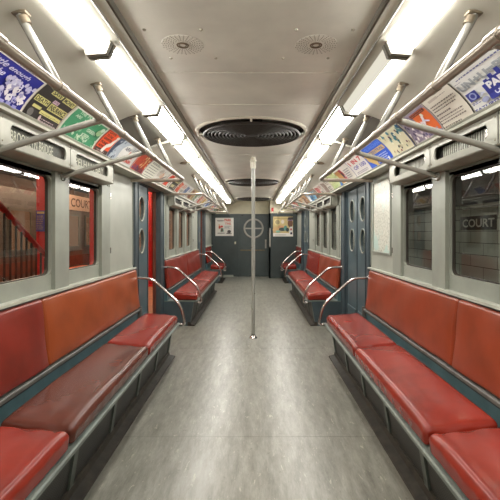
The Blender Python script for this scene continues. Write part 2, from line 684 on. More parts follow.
# side walls
PIL = [1.115, 1.88, 2.635, 3.41]      # window pillar centres, first bay
PW = .085
def mirror_x(s, a, c):
    return (min(s * a, s * c), max(s * a, s * c))
bays = [(Y0, .80 + 3.40, [p for p in PIL], .80), (5.58, 8.92, [p + PITCH for p in PIL], 5.58)]
wn = 0
for s, side in ((-1, 'left'), (1, 'right')):
    b = MB()
    def bx(xa, ya, za, xb, yb, zb, m):
        x0, x1 = mirror_x(s, xa, xb)
        b.box(x0, ya, za, x1, yb, zb, m)
    for ya, yb, pil, y_first in bays:
        PW = .085 if ya < 0 else .112
        bx(WX, ya, 0, 1.34, yb, .925, M['wall'])
        bx(1.212, ya, .925, 1.34, yb, .94, M['sill'])                 # sill ledge
        bx(1.262, ya, 1.66, 1.34, yb, 1.864, M['wall'])                  # header behind sign boxes
        for p in pil:
            # stepped pillar: proud centre face with two setbacks
            bx(PILLAR, p - .095, .94, 1.305, p + .095, 1.70, M['wall'])
            bx(1.256, p - PW, .94, 1.305, p + PW, 1.70, M['wall'])
        # blank panels beside the doors
        if ya < 0:
            bx(1.25, ya, .94, 1.34, pil[0] - PW, 1.865, M['panel'])
        else:
            bx(1.25, ya, .94, 1.34, pil[0] - PW, 1.865, M['panel'])
        bx(1.25, pil[-1] + PW, .94, 1.34, yb, 1.865, M['panel'])
        # raised edge strips and latches of the blank panel
        py = pil[-1] + PW + .012
        for yy in (py, yb - .022):
            bx(1.243, yy, .96, 1.251, yy + .014, 1.84, M['wall'])
        bx(1.236, py, 1.60, 1.25, py + .016, 1.65, M['chrome'])
        bx(1.236, py, 1.12, 1.25, py + .016, 1.17, M['chrome'])
    # short wall by the end door
    bx(WX, 5.58 + PITCH, 0, 1.34, Y1, 1.865, M['panel'])
    bx(1.212, 5.58 + PITCH, .925, 1.34, Y1, .94, M['sill'])
    # above the doors
    for d0, d1 in DOORS:
        bx(1.24, d0 - .17, 1.845, 1.36, d1 + .22, 1.865, M['post'])
    bx(1.26, Y0, 1.865, 1.36, Y1, 2.1, M['recess'])
    struct(b.build('wall_' + side))

    # windows
    for ya, yb, pil, y_first in bays:
        PW = .085 if ya < 0 else .112
        for i in range(3):
            wn += 1
            w0, w1 = pil[i] + PW, pil[i + 1] - PW
            W0 = sempty('window_%d' % wn, (s * 1.29, (w0 + w1) / 2, .94))
            fx = lambda a, bb, d: (s * d, a, bb)
            q = MB()
            q.plate_hole((w0, .94, w1, 1.68), (w0 + .018, 1.035, w1 - .018, 1.660), .045, 1.262, 1.30, fx, M['wall'])
            q.build('window_frame', W0)
            q = MB()
            q.plate_hole((w0 + .006, 1.012, w1 - .006, 1.672), (w0 + .025, 1.042, w1 - .025, 1.653), .042, 1.279, 1.297, fx, M['darkgasket'])
            q.build('gasket', W0)
            q = MB()
            q.face([(s * 1.289, w0 + .01, 1.016), (s * 1.289, w1 - .01, 1.016), (s * 1.289, w1 - .01, 1.668), (s * 1.289, w0 + .01, 1.668)], M['glass'])
            q.build('window_pane', W0)

    # door posts
    for di, (d0, d1) in enumerate(DOORS):
        for (pa, pb) in ((d0 - .17, d0), (d1, d1 + .21)):
            q = MB()
            x0, x1 = mirror_x(s, 1.236, 1.315)
            q.box(x0, pa, 0, x1, pb, 1.845, M['post'])
            x0, x1 = mirror_x(s, 1.228, 1.236)
            q.box(x0, pa + .012, 0, x1, pa + .03, 1.845, M['post'])
            q.box(x0, pb - .03, 0, x1, pb - .012, 1.845, M['post'])
            if s < 0 and pa == d1:
                q.box(-1.335, pa - .02, 0, -1.295, pa, 1.845, M['brownedge'])
            struct(q.build('trim_door_post'))

# doors
dn = 0
for s in (-1, 1):
    for d0, d1 in DOORS:
        dn += 1
        mid = (d0 + d1) / 2 - .01
        D = sempty('door_%d' % dn, (s * 1.29, mid, 0))
        leaves = [(d0 + .0, mid)] if s < 0 else [(d0, mid - .003), (mid + .003, d1)]
        for (la, lb) in leaves:
            q = MB()
            fx = lambda a, bb, d: (s * d, a, bb)
            cy = (la + lb) / 2 - .02
            for (z0, z1, zc) in ((.01, .99, None), (.99, 1.385, 1.205), (1.385, 1.845, 1.575)):
                if zc is None:
                    x0, x1 = mirror_x(s, 1.272, 1.31)
                    q.box(x0, la, z0, x1, lb, z1, M['blue'])
                else:
                    q.plate_hole((la, z0, lb, z1), (cy - .115, zc - .135, cy + .115, zc + .135), .1149, 1.272, 1.31, fx, M['blue'], k=10)
            x0, x1 = mirror_x(s, 1.262, 1.272)
            q.box(x0, lb - .022, .01, x1, lb, 1.845, M['post'])
            q.box(x0, la + .03, .30, x1, lb - .05, .36, M['blue'])
            leaf = q.build('door_leaf', D)
            for zc in (1.205, 1.575):
                q = MB()
                pts = []
                for k in range(28):
                    a = 2 * PI * k / 28
                    pts.append((s * 1.29, cy + .118 * math.cos(a), zc + .138 * math.sin(a)))
                q.face(pts, M['glass'])
                q.build('porthole_pane', leaf)
                q = MB()
                for rr in (0,):
                    ring = []
                    for k in range(32):
                        a = 2 * PI * k / 32
                        ring.append((s * 1.271, cy + .12 * math.cos(a), zc + .14 * math.sin(a)))
                    ring.append(ring[0])
                    q.tube(ring, .008, M['wall'], n=8, caps=False)
                q.build('porthole_ring', leaf)

# ------------------------------------------------------------------ end wall with storm door
b = MB()
yE = 11.88
b.box(-1.34, yE, 0, -.435, yE + .06, 1.86, M['endwall'])
b.box(-1.34, yE, 1.86, 1.34, yE + .06, CZ + .05, M['cream'])
b.box(.43, yE - .06, 0, 1.34, yE + .06, 1.86, M['endwall'])
b.box(-.47, yE - .012, 0, -.435, yE, 1.86, M['endwall'])
# driver's cab partition, nearer on the right
b.box(.444, 11.46, 0, 1.25, 11.52, 1.86, M['endwall'])
b.box(.444, 11.46, 0, .49, yE, 1.86, M['endwall'])
b.box(.444, 11.46, 1.86, 1.25, 11.52, CZ, M['cream'])
b.box(.444, 11.46, 1.86, .47, yE, CZ, M['cream'])
b.box(.50, 11.448, 1.90, .98, 11.46, 1.99, M['cream'])
b.box(-1.20, yE - .02, .0, -.60, yE, .05, M['panel'])
b.box(-1.34, Y1, 0, 1.34, Y1 + .05, 2.3, M['endwall'])
struct(b.build('wall_end'))
b = MB(); b.box(-1.34, Y0 - .06, 0, 1.34, Y0, 2.3, M['cream']); struct(b.build('wall_back'))

D = sempty('door_5', (0, yE + .02, 0))
q = MB()
fy = lambda a, bb, d: (a, d, bb)
q.box(-.43, yE + .012, .01, .425, yE + .05, 1.12, M['endwall'])
q.plate_hole((-.43, 1.12, .425, 1.845), (.0 - .27, 1.43 - .27, .27, 1.43 + .27), .2699, yE + .012, yE + .05, fy, M['endwall'], k=12)
leaf = q.build('door_leaf', D)
q = MB(); q.torus((0, yE + .008, 1.43), .272, .028, M['enamel'], axis='y')
q.box(-.25, yE, 1.41, .25, yE + .02, 1.45, M['enamel'])
q.box(-.018, yE, 1.17, .018, yE + .02, 1.43, M['enamel'])
q.build('round_window_ring', leaf)['label'] = 'cream ring and cross bars of round window'
q = MB(); q.face([(.275 * math.cos(2 * PI * k / 32), yE + .03, 1.43 + .275 * math.sin(2 * PI * k / 32)) for k in range(32)], M['glass'])
q.build('round_window_pane', leaf)
q = MB(); q.box(-.40, yE + .004, .775, .33, yE + .012, .795, M['brass']); q.build('brass_strip', leaf)
q = MB(); q.box(.335, yE - .012, .84, .385, yE + .012, 1.10, M['enamel']); q.cyl((.36, yE - .03, 1.05), (.36, yE - .03, .96), .022, M['enamel'], 12)
q.build('lock_plate', leaf)['label'] = 'steel lock plate with thumb turn'
q = MB(); q.box(-.30, yE + .002, 1.83, -.36, yE + .012, 1.80, M['black']); q.build('door_latch', leaf)
# things seen beyond the round window
b = MB(); b.box(-.6, 12.6, .4, .6, 12.65, 2.0, M['recess']); b.box(-.6, 12.58, 1.52, .6, 12.6, 1.60, M['flange']); struct(b.build('wall_next_car'))

b = MB(); b.rbox((.468, 11.443, 1.02 + .14), (.022, .018, .27), .012, M['enamel'], (3, 3, 6))
tag(b.build('door_pull_bar'), 'pale vertical pull bar on edge of cab partition beside end door', 'handle')
b = MB(); b.rbox((.545, 11.44, 1.965), (.03, .018, .055), .008, M['red'], (3, 3, 3)); b.cyl((.545, 11.455, 1.91), (.545, 11.425, 1.91), .012, M['chrome'], 10)
tag(b.build('emergency_pull'), 'small red emergency box high on cream panel above cab partition', 'emergency box')
b = MB(); b.rbox((-.545, yE - .012, 1.00), (.022, .012, .035), .008, M['cream'], (3, 3, 3))
tag(b.build('wall_switch'), 'small cream switch on dark end wall beneath the white poster', 'switch')

# ------------------------------------------------------------------ posters on the end wall
def flat_on_y(fl, x0, z0, y):
    return fl.map(lambda a, bb, d: (x0 + a, y - d * 3, z0 + bb))
fl = Flat(.54, .54)
W_, R_, K_ = (226, 222, 214), (206, 62, 44), (70, 66, 62)
fl.rect(0, 0, 1, 1, W_)
fl.rect(.10, .84, .46, .87, K_); fl.lines(.12, .78, .46, .83, 1, K_)
fl.text('PARK', .50, .80, .88, .95, R_, .03)
fl.text('THE', .52, .62, .86, .74, (222, 110, 90), .02)
fl.lines(.50, .42, .86, .58, 3, (110, 120, 130))
fl.ell(.24, .48, .06, .09, (200, 90, 70)); fl.ell(.22, .60, .05, .05, (220, 180, 150)); fl.ell(.36, .52, .06, .06, R_)
fl.poly([(.28, .24), (.46, .24), (.44, .42), (.32, .44)], (90, 150, 130))
fl.ell(.36, .32, .05, .10, (110, 90, 80)); fl.rect(.12, .14, .52, .17, K_)
fl.ell(.76, .24, .10, .09, (80, 74, 74)); fl.ell(.70, .16, .06, .04, (140, 130, 130)); fl.rect(.60, .12, .90, .15, K_)
o = flat_on_y(fl, -1.135, 1.205, yE - .006).build('poster', smooth=0, recalc=False)
tag(o, 'square white poster with red lettering and cartoon figure on end wall', 'poster', None)
fl = Flat(.57, .57)
fl.rect(0, 0, 1, 1, (196, 176, 126))
fl.rect(0, 0, 1, .17, (232, 228, 222))
fl.ell(.22, .72, .17, .17, (216, 200, 140)); fl.ell(.22, .72, .12, .12, (170, 156, 120)); fl.ell(.48, .74, .08, .10, (214, 204, 190))
fl.rect(.05, .88, .92, .92, (170, 150, 100))
fl.ell(.86, .66, .13, .20, (112, 78, 62)); fl.poly([(.72, .84), (1, .84), (1, .98), (.76, .96)], (48, 46, 50))
fl.rect(.70, .80, 1, .83, (130, 110, 160))
fl.ell(.40, .47, .14, .09, (200, 150, 110)); fl.ell(.14, .34, .16, .14, (206, 168, 120)); fl.ell(.47, .36, .18, .09, (60, 76, 74))
fl.ell(.62, .42, .09, .13, (90, 140, 130)); fl.ell(.72, .34, .08, .10, (44, 60, 64)); fl.ell(.24, .25, .12, .06, (140, 190, 170))
fl.poly([(.80, .18), (.98, .18), (.98, .50), (.84, .48)], (212, 216, 214)); fl.ell(.90, .36, .04, .06, (190, 60, 60)); fl.ell(.91, .16, .06, .06, (60, 54, 70))
fl.rect(.08, .06, .66, .10, (200, 196, 190))
o = flat_on_y(fl, .560, 1.195, 11.454).build('poster', smooth=0, recalc=False)
tag(o, 'square colour picture poster with tan background on cab partition', 'poster')

# ------------------------------------------------------------------ benches
def bench(s, y0, y1, joints, pads, label, near=False, supports=None, sideword=''):
    t = thing('bench', (s * 1.0, (y0 + y1) / 2, 0), label, 'bench', 'long benches of the car')
    def bxs(q, xa, ya, za, xb, yb, zb, m):
        x0, x1 = mirror_x(s, xa, xb)
        q.box(x0, ya, za, x1, yb, zb, m)
    # front edge rail (angle iron)
    q = MB()
    q.prism([(.760, .334), (.784, .332), (.784, .354), (.764, .358), (.758, .352)], y0, y1, M['benchmetal'], s)
    bxs(q, .782, y0, .338, 1.235, y1, .352, M['benchmetal'])
    q.build('seat_frame', t, smooth=0)
    # heater screen under the seat
    q = MB(); q.prism([(.835, .338), (.880, .055), (.90, .055), (.855, .338)], y0 + .02, y1 - .02, M['screen'], s); q.build('heater_screen', t)
    q = MB(); q.prism([(.806, 0), (.905, 0), (.905, .055), (.868, .055), (.862, .022), (.810, .010)], y0, y1, M['kick'], s); q.build('kick_strip', t)
    n = max(2, int(round((y1 - y0) / .57)))
    for i in range(n + 1):
        y = y0 + .02 + (y1 - y0 - .07) * i / n
        q = MB()
        q.prism([(.824, .338), (.868, .055), (.885, .05), (.84, .338)], y, y + .05, M['benchdark'], s)
        q.build('support', t)
    # end panels
    for ya in (y0 + .004, y1 - .02):
        q = MB(); q.prism([(.822, .338), (.874, .03), (.874, 0), (1.235, 0), (1.235, .338)], ya, ya + .016, M['post'], s); q.build('end_panel', t)
    # teal panel, dark strip painted as shadow under the rail, and angle iron behind the cushion
    q = MB(); bxs(q, 1.190, y0, .352, 1.235, y1, .49, M['teal']); q.build('back_panel', t)
    q = MB(); bxs(q, 1.182, y0, .468, 1.190, y1, .492, M['shade_backing']); bxs(q, 1.230, y0, .49, 1.25, y1, .92, M['shade_backing']); q.build('shade_strip_and_backing', t)
    q = MB()
    q.prism([(1.160, .490), (1.210, .490), (1.210, .512), (1.164, .512), (1.160, .508)], y0, y1, M['angle'], s)
    bxs(q, 1.150, y1 - .03, .352, 1.200, y1 - .012, .53, M['angle'])
    q.build('angle_rail', t, smooth=0)
    # padded backrests
    ys = [y0] + joints + [y1 - (.06 if s > 0 else 0)]
    for i in range(len(ys) - 1):
        a, c = ys[i] + .003, ys[i + 1] - .003
        L = c - a
        q = MB()
        def fn(u, v, w, p, L=L):
            p = p.copy()
            # belly of the padding and the backward lean; x is depth (towards aisle = negative on the right wall)
            bulge = .012 * (1 - v * v) ** .5 * (1 - w * w) ** .5 if abs(v) <= 1 and abs(w) <= 1 else 0
            if u < 0:
                p.x -= bulge
                p.x += .004 * math.sin(v * 9 + w * 3)
            p.x += .046 * (w * .5) + .0
            p.x *= s
            return p
        q.rbox((s * 1.212, (a + c) / 2, .716), (.021, L / 2, .199), .018, pads[i], (2, 22, 8), fn)
        q.build('backrest', t)
    # thin welt along the top
    q = MB(); bxs(q, 1.224, y0, .9125, 1.25, y1, .921, M['shade_backing']); q.build('top_strip', t)
    return t

def cushion(s, y0, y1, m, label, hump=0.016, h=.096, seed=0):
    rnd = random.Random(seed)
    ph = [rnd.random() * 6 for _ in range(6)]
    L = y1 - y0
    q = MB()
    D = .338
    def fn(u, v, w, p):
        p = p.copy()
        # u: -1 front, +1 rear; v along the bench; w up
        top = max(0.0, w)
        cr = (max(0, 1 - u * u) ** .6) * (max(0, 1 - v ** 6))
        p.z += hump * cr * (top > 0.01) + (.018 * u if w > -.5 else 0)
        # welted front edge
        g = math.exp(-((u + .80) / .10) ** 2)
        if w > .5:
            p.z += .006 * g
            # rippled ends, where the cover is drawn tight
            e = max(0, abs(v) * L / 2 - (L / 2 - .16)) / .16
            p.z += .0022 * e * math.sin(u * 8 + ph[0] + v * 3) - .004 * e * e
            p.z += .0015 * math.sin(u * 3 + v * 5 + ph[1])
        if u < -.9:
            p.x += .010 * (1 - w) * .5 * 1.0
            p.x += .002 * math.sin(v * L * 26 + ph[2]) * (1 - abs(w))
        p.x *= s
        return p
    q.rbox((s * (.774 + D / 2), (y0 + y1) / 2, .354 + h / 2), (D / 2, L / 2, h / 2), .026, m, (18, 40, 3), fn)
    o = q.build('seat_cushion', smooth=60)
    tag(o, label, 'seat cushion', 'vinyl seat cushions')
    return o

bench(-1, .80, 4.20, [2.34], [L_DRED, L_ORANGE], 'long bench in left foreground, dark red and orange-brown backrests under the sign windows')
bench(1, .80, 4.20, [2.33], [L_ORED, L_ORED], 'long bench in right foreground with two orange-red backrests below the tiled wall view')
bench(-1, 5.58, 8.92, [7.25], [L_DRED, L_DRED], 'bench beyond the open left doorway with dull red backrests')
bench(1, 5.58, 8.92, [7.25], [L_ORED, L_RED], 'bench beyond the closed right doors with orange-red backrests')
bench(-1, 10.30, 11.40, [], [L_RED], 'short bench at far left corner beside the end wall with poster')
bench(1, 10.30, 11.40, [], [L_RED], 'short bench at far right corner against the cab partition')

cushion(-1, .82, 1.755, L_RED2, 'bright red seat cushion nearest the camera on left foreground bench', seed=1)
cushion(-1, 1.778, 3.05, L_BROWN, 'worn brown seat cushion in the middle of left foreground bench', seed=2, hump=.014)
cushion(-1, 3.07, 4.19, L_RED, 'shiny red seat cushion at left bench end by open doorway', seed=3)
cushion(1, .82, 1.74, L_RED2, 'red seat cushion nearest the camera on right foreground bench', seed=4)
cushion(1, 1.766, 3.005, L_RED2, 'long red seat cushion in the middle of right foreground bench', seed=5, hump=.022)
cushion(1, 3.026, 4.19, L_RED, 'red seat cushion at right bench end by closed double doors', seed=6)
cushion(-1, 5.60, 7.24, L_RED, 'red seat cushion on far left bench next to the open doorway', seed=7)
cushion(-1, 7.255, 8.91, L_RED, 'red seat cushion on far left bench at its end away from camera', seed=8)
cushion(1, 5.60, 7.24, L_RED2, 'red seat cushion on far right bench next to the double doors', seed=9)
cushion(1, 7.255, 8.91, L_RED2, 'red seat cushion on far right bench at its end away from camera', seed=10)
cushion(-1, 10.31, 11.39, L_RED, 'red cushion on the short bench in the far left corner', seed=11)
cushion(1, 10.31, 11.39, L_RED, 'red cushion on the short bench in the far right corner', seed=12)

# ------------------------------------------------------------------ grab rails at the bench ends
def grab(s, y, label, dirn=1):
    t = thing('grab_rail', (s * 1.0, y, .33), label, 'grab rail', 'bent steel grab rails at bench ends')
    q = MB()
    P = [(s * 1.238, y, .822), (s * 1.06, y, .818), (s * .905, y, .70), (s * .755, y, .53), (s * .708, y, .355), (s * .722, y - .012 * dirn, .318), (s * .77, y - .05 * dirn, .318)]
    P = [P[0], (s * 1.06, y, .82), (s * .752, y, .54), (s * .708, y, .345), (s * .735, y, .325), (s * .764, y, .340)]
    q.tube(fillet(P, .085, 7), .0145, M['chrome'], n=12)
    q.build('rail', t)
    q = MB(); q.lathe([(.0001, -.012), (.022, -.012), (.03, -.002), (.03, .0)], (s * 1.236, y, .822), M['chrome'], n=16, axis='x')
    q.build('flange', t)
    return t
G = ['left foreground bench end at open doorway', 'far left bench start just past open doorway', 'far left bench end before the end-wall poster', 'short far left corner bench']
GR = ['right foreground bench end at closed double doors', 'far right bench start just past double doors', 'far right bench end near cab partition', 'short far right corner bench']
for s, names in ((-1, G), (1, GR)):
    for (y, d), nm in zip(((4.225, 1), (5.555, -1), (8.945, 1), (10.275, -1)), names):
        grab(s, y, 'bent steel grab rail at ' + nm, d)

# ------------------------------------------------------------------ overhead handrails
RX, RZ = .695, 1.84
def overhead(s, ya, yb, arms, struts, near_bend, far_bend, label):
    t = thing('overhead_handrail', (s * RX, (ya + yb) / 2, RZ), label, 'handrail', 'overhead handrails')
    q = MB()
    P = []
    if near_bend:
        P += [(s * 1.236, ya, RZ - .005)]
        P += [(s * RX, ya, RZ)]
    else:
        P += [(s * RX, ya, RZ)]
    P += [(s * RX, yb, RZ)]
    if far_bend:
        P += [(s * 1.236, yb, RZ - .005)]
    q.tube(fillet(P, .09, 7) if len(P) > 2 else P, .0175, M['rail'], n=14)
    q.build('rail', t)
    for y in arms:
        q = MB()
        q.tube([(s * RX, y, RZ - .012), (s * (RX + .03), y, RZ - .018), (s * 1.232, y, 1.672)], .0155, M['enamel'], n=12)
        q.cyl((s * RX, y - .03, RZ), (s * RX, y + .03, RZ), .022, M['rail'], 14)
        a = q.build('arm', t)
        q = MB(); q.lathe([(.0001, -.012), (.024, -.012), (.03, -.002), (.03, .004)], (s * 1.234, y, 1.671), M['enamel'], n=14, axis='x')
        q.build('arm_flange', a)
    for y in struts:
        rec = any(r0 < y < r1 for r0, r1 in RECESS)
        zt = 2.120 + (.02 if rec else 0)
        xt = .845
        q = MB()
        q.tube([(s * (RX + .005), y, RZ + .005), (s * xt, y, zt - .012)], .0165, M['strut'], n=12)
        q.cyl((s * RX, y - .026, RZ), (s * RX, y + .026, RZ), .0215, M['rail'], 14)
        a = q.build('strut', t)
        q = MB()
        q.tube([(s * (xt - .024), y, zt - .045), (s * (xt - .010), y, zt - .016)], .0185, M['flange'], n=12)
        q.rbox((s * xt, y, zt - .003), (.030, .020, .007), .006, M['flange'], (2, 2, 2))
        f = q.build('strut_flange', a)
        f['label'] = 'tarnished ceiling bracket'
    return t
ARMS = [1.11, 1.88, 2.635]
STR = [.90, 1.49, 2.20, 2.87, 3.57]
overhead(-1, .3, 4.09, ARMS, STR, False, True, 'overhead handrail above left foreground bench, below the blue and green cards')
overhead(1, .3, 4.09, ARMS, STR, False, True, 'overhead handrail above right foreground bench, below the white and orange cards')
overhead(-1, 5.56, 8.85, [6.74, 7.48], [5.65] + [a + PITCH for a in STR[1:]], True, True, 'overhead handrail above far left bench beyond the open doorway')
overhead(1, 5.56, 8.85, [6.74, 7.48], [5.65] + [a + PITCH for a in STR[1:]], True, True, 'overhead handrail above far right bench beyond the double doors')
overhead(-1, 10.27, 11.35, [], [10.4, 11.1], True, False, 'short overhead handrail at far left corner by the white poster')
overhead(1, 10.27, 11.35, [], [10.4, 11.1], True, False, 'short overhead handrail at far right corner above cab partition')

# ------------------------------------------------------------------ centre pole
t = thing('pole', (.012, 4.95, 0), 'white vertical pole standing in middle of the aisle', 'pole')
q = MB(); q.tube([(.012, 4.95, .03), (.012, 4.95, 2.10)], .0225, mat('pole_grey', (150, 150, 143), 0.28, var=.05), n=20)
for z, a in ((.17, .4), (.36, -2.6), (.55, 2.2), (.95, .4), (1.12, -2.2)):
    q.lathe([(.006, 0), (.004, .002), (.0003, .003)], (.012 + .0225 * math.cos(a - PI / 2), 4.95 - .0225, z), M['dots'], n=8, axis='y')
q.build('shaft', t)
q = MB(); q.lathe([(.0235, .055), (.027, .03), (.045, .012), (.05, 0)], (.012, 4.95, 0), M['chrome'], n=28); q.build('base_flange', t)
q = MB(); q.lathe([(.0235, -.14), (.034, -.14), (.036, -.09), (.033, -.06), (.042, -.05), (.044, -.035), (.03, -.03), (.03, 0)], (.012, 4.95, CZ - .001), M['rim'], n=28); q.build('top_collar', t)

# ------------------------------------------------------------------ lamps
SEG = .9385
def lamp_parts(s, dim):
    x0, x1 = .632, .757
    h = MB()
    L = SEG - .012
    h.box(min(s * x0, s * x1), -L / 2, 2.205 - 2.15, max(s * x0, s * x1), L / 2, 2.222 - 2.15, M['housing'])
    for y in (-L / 2, L / 2 - .026):
        h.prism([(x0 - .004, .07), (x0 - .004, .040), (x0 + .022, -.027), (x1 - .008, -.034), (x1 + .002, -.004), (x1 + .002, .07)], y, y + .026, M['capgrey'], s)
    d = MB()
    pr = [(x0, .055), (x0 + .004, .040), (x0 + .026, -.008), (x0 + .045, -.013), (x1 - .02, -.014), (x1 - .004, -.006), (x1, .010), (x1, .055)]
    d.quads([[(s * x, -L / 2 + .026, z) for x, z in pr], [(s * x, L / 2 - .026, z) for x, z in pr]], M['diffdim'] if dim else M['diff'])
    return h, d
proto = {}
def ordinal(k):
    return ['behind the camera', 'first', 'second', 'third', 'fourth', 'fifth', 'sixth', 'seventh', 'eighth', 'ninth', 'tenth', 'eleventh', 'twelfth', 'thirteenth'][k]
for s, side in ((-1, 'left'), (1, 'right')):
    h, d = lamp_parts(s, False)
    for k in range(13):
        yc = -.01 + SEG * (k - .5)
        if yc + SEG / 2 > Y1 - .02 or yc - SEG / 2 < Y0:
            continue
        dim = (s > 0 and k == 3)
        lab = ('%s ceiling lamp from the camera in the %s row' % (ordinal(k) if k else 'nearest overhead', side))
        if dim:
            lab = 'dim half-lit ceiling lamp, third from the camera in the right row'
        t = thing('ceiling_lamp', (0, yc, 2.15), lab, 'lamp', 'ceiling lamps of the %s row' % side)
        if (s, 'h') not in proto:
            o1 = h.build('lamp_housing', None, loc=(0, 0, 0)); o2 = d.build('lamp_diffuser', None, loc=(0, 0, 0))
            proto[(s, 'h')] = (o1, o2)
        else:
            o1, o2 = [o.copy() for o in proto[(s, 'h')]]
            COL.objects.link(o1); COL.objects.link(o2)
        if dim:
            _, d2 = lamp_parts(s, True)
            nd = d2.build('lamp_diffuser', None, loc=(0, 0, 0))
            bpy.data.objects.remove(o2)
            o2 = nd
        for o in (o1, o2):
            o.parent = t
            o.location = (0, 0, 0)
        if dim:
            q = MB(); q.box(.690, yc - SEG / 2 + .03, 2.126, .748, yc + SEG / 2 - .03, 2.135, M['diff'])
            q.build('lamp_tube', t)['label'] = 'bright lit strip'

# ------------------------------------------------------------------ fans
for i, fy_ in enumerate(FANS):
    lab = ['large round dark ceiling fan grille nearest the camera', 'middle of the three round dark ceiling fan grilles, past the pole', 'farthest round dark ceiling fan grille before the end wall'][i]
    t = thing('ceiling_fan', (0, fy_, CZ), lab, 'fan', 'round ceiling fans')
    q = MB(); q.lathe([(FR - .004, .02), (FR - .002, -.006), (FR + .012, -.012), (FR + .034, -.008), (FR + .042, .0)], (0, fy_, CZ), M['rim'], n=64); q.build('rim', t)
    q = MB(); q.lathe([(FR, .001), (FR, .09), (.001, .09)], (0, fy_, CZ), M['fanhole'], n=48); q.build('well', t)
    q = MB()
    for R in [.44 - .034 * k for k in range(12)]:
        q.torus((0, fy_, CZ - .026), R, .0085 if R < .43 else .012, M['fan'], n=56, k=6)
    for k in range(8):
        a = 2 * PI * k / 8 + .2
        q.tube([(.05 * math.cos(a), fy_ + .05 * math.sin(a), CZ - .018), (.44 * math.cos(a), fy_ + .44 * math.sin(a), CZ - .018)], .006, M['fan'], n=6)
    g = q.build('grille', t)
    q = MB(); q.lathe([(.0005, -.034), (.045, -.030), (.06, -.012), (.06, .0)], (0, fy_, CZ), M['fan'], n=24); q.build('hub', g)
    for k in range(5):
        a = 2 * PI * k / 5 + .3
        q = MB()
        w = Vector((-math.sin(a), math.cos(a), 0)); r = Vector((math.cos(a), math.sin(a), 0)); c = Vector((0, fy_, CZ + .045))
        G_ = [[c + r * rr + w * ww * (.4 + rr) + Vector((0, 0, ww * .25)) for ww in (-.07, 0, .07)] for rr in (.06, .2, .38)]
        q.quads(G_, M['fan']); q.build('blade', t)
    for k in range(4):
        a = PI / 2 * k + PI / 2
        q = MB(); q.tube([(.44 * math.cos(a), fy_ + .44 * math.sin(a), CZ - .014), (FR * math.cos(a) * 1.02, fy_ + FR * math.sin(a) * 1.02, CZ - .006)], .010, M['rim'], n=8); q.build('bracket', t)

# perforated ceiling vents
for x, w in ((-.33, 'left'), (.333, 'right')):
    q = MB()
    q.lathe([(.104, 0), (.102, -.002), (.0005, -.002)], (x, 1.99, CZ), M['ceil'], n=40)
    for k in range(28):
        a = 2 * PI * k / 28
        for j in range(5):
            R = .046 + .0125 * j + (.005 if k % 2 else 0)
            q.lathe([(.0032, -.0022), (.0003, -.0026)], (x + R * math.cos(a), 1.99 + R * math.sin(a), CZ), M['dots'], n=6)
    q.torus((x, 1.99, CZ - .002), .027, .004, M['dots'], n=28, k=6)
    q.torus((x, 1.99, CZ - .002), .018, .003, M['flange'], n=24, k=6)
    tag(q.build('ceiling_vent'), 'round perforated vent in the ceiling near the %s lamp row' % w, 'vent', 'perforated ceiling vents')
# small oval fittings on the coves above the doors
for s, w in ((-1, 'left'), (1, 'right')):
    q = MB(); q.lathe([(.001, -.022), (.035, -.018), (.05, -.004), (.052, .004)], (s * .81, 4.72, 2.128), M['flange'], n=24)
    tag(q.build('ceiling_fitting'), 'small round fitting on the %s cove above the side doors' % w, 'fitting', 'cove fittings')

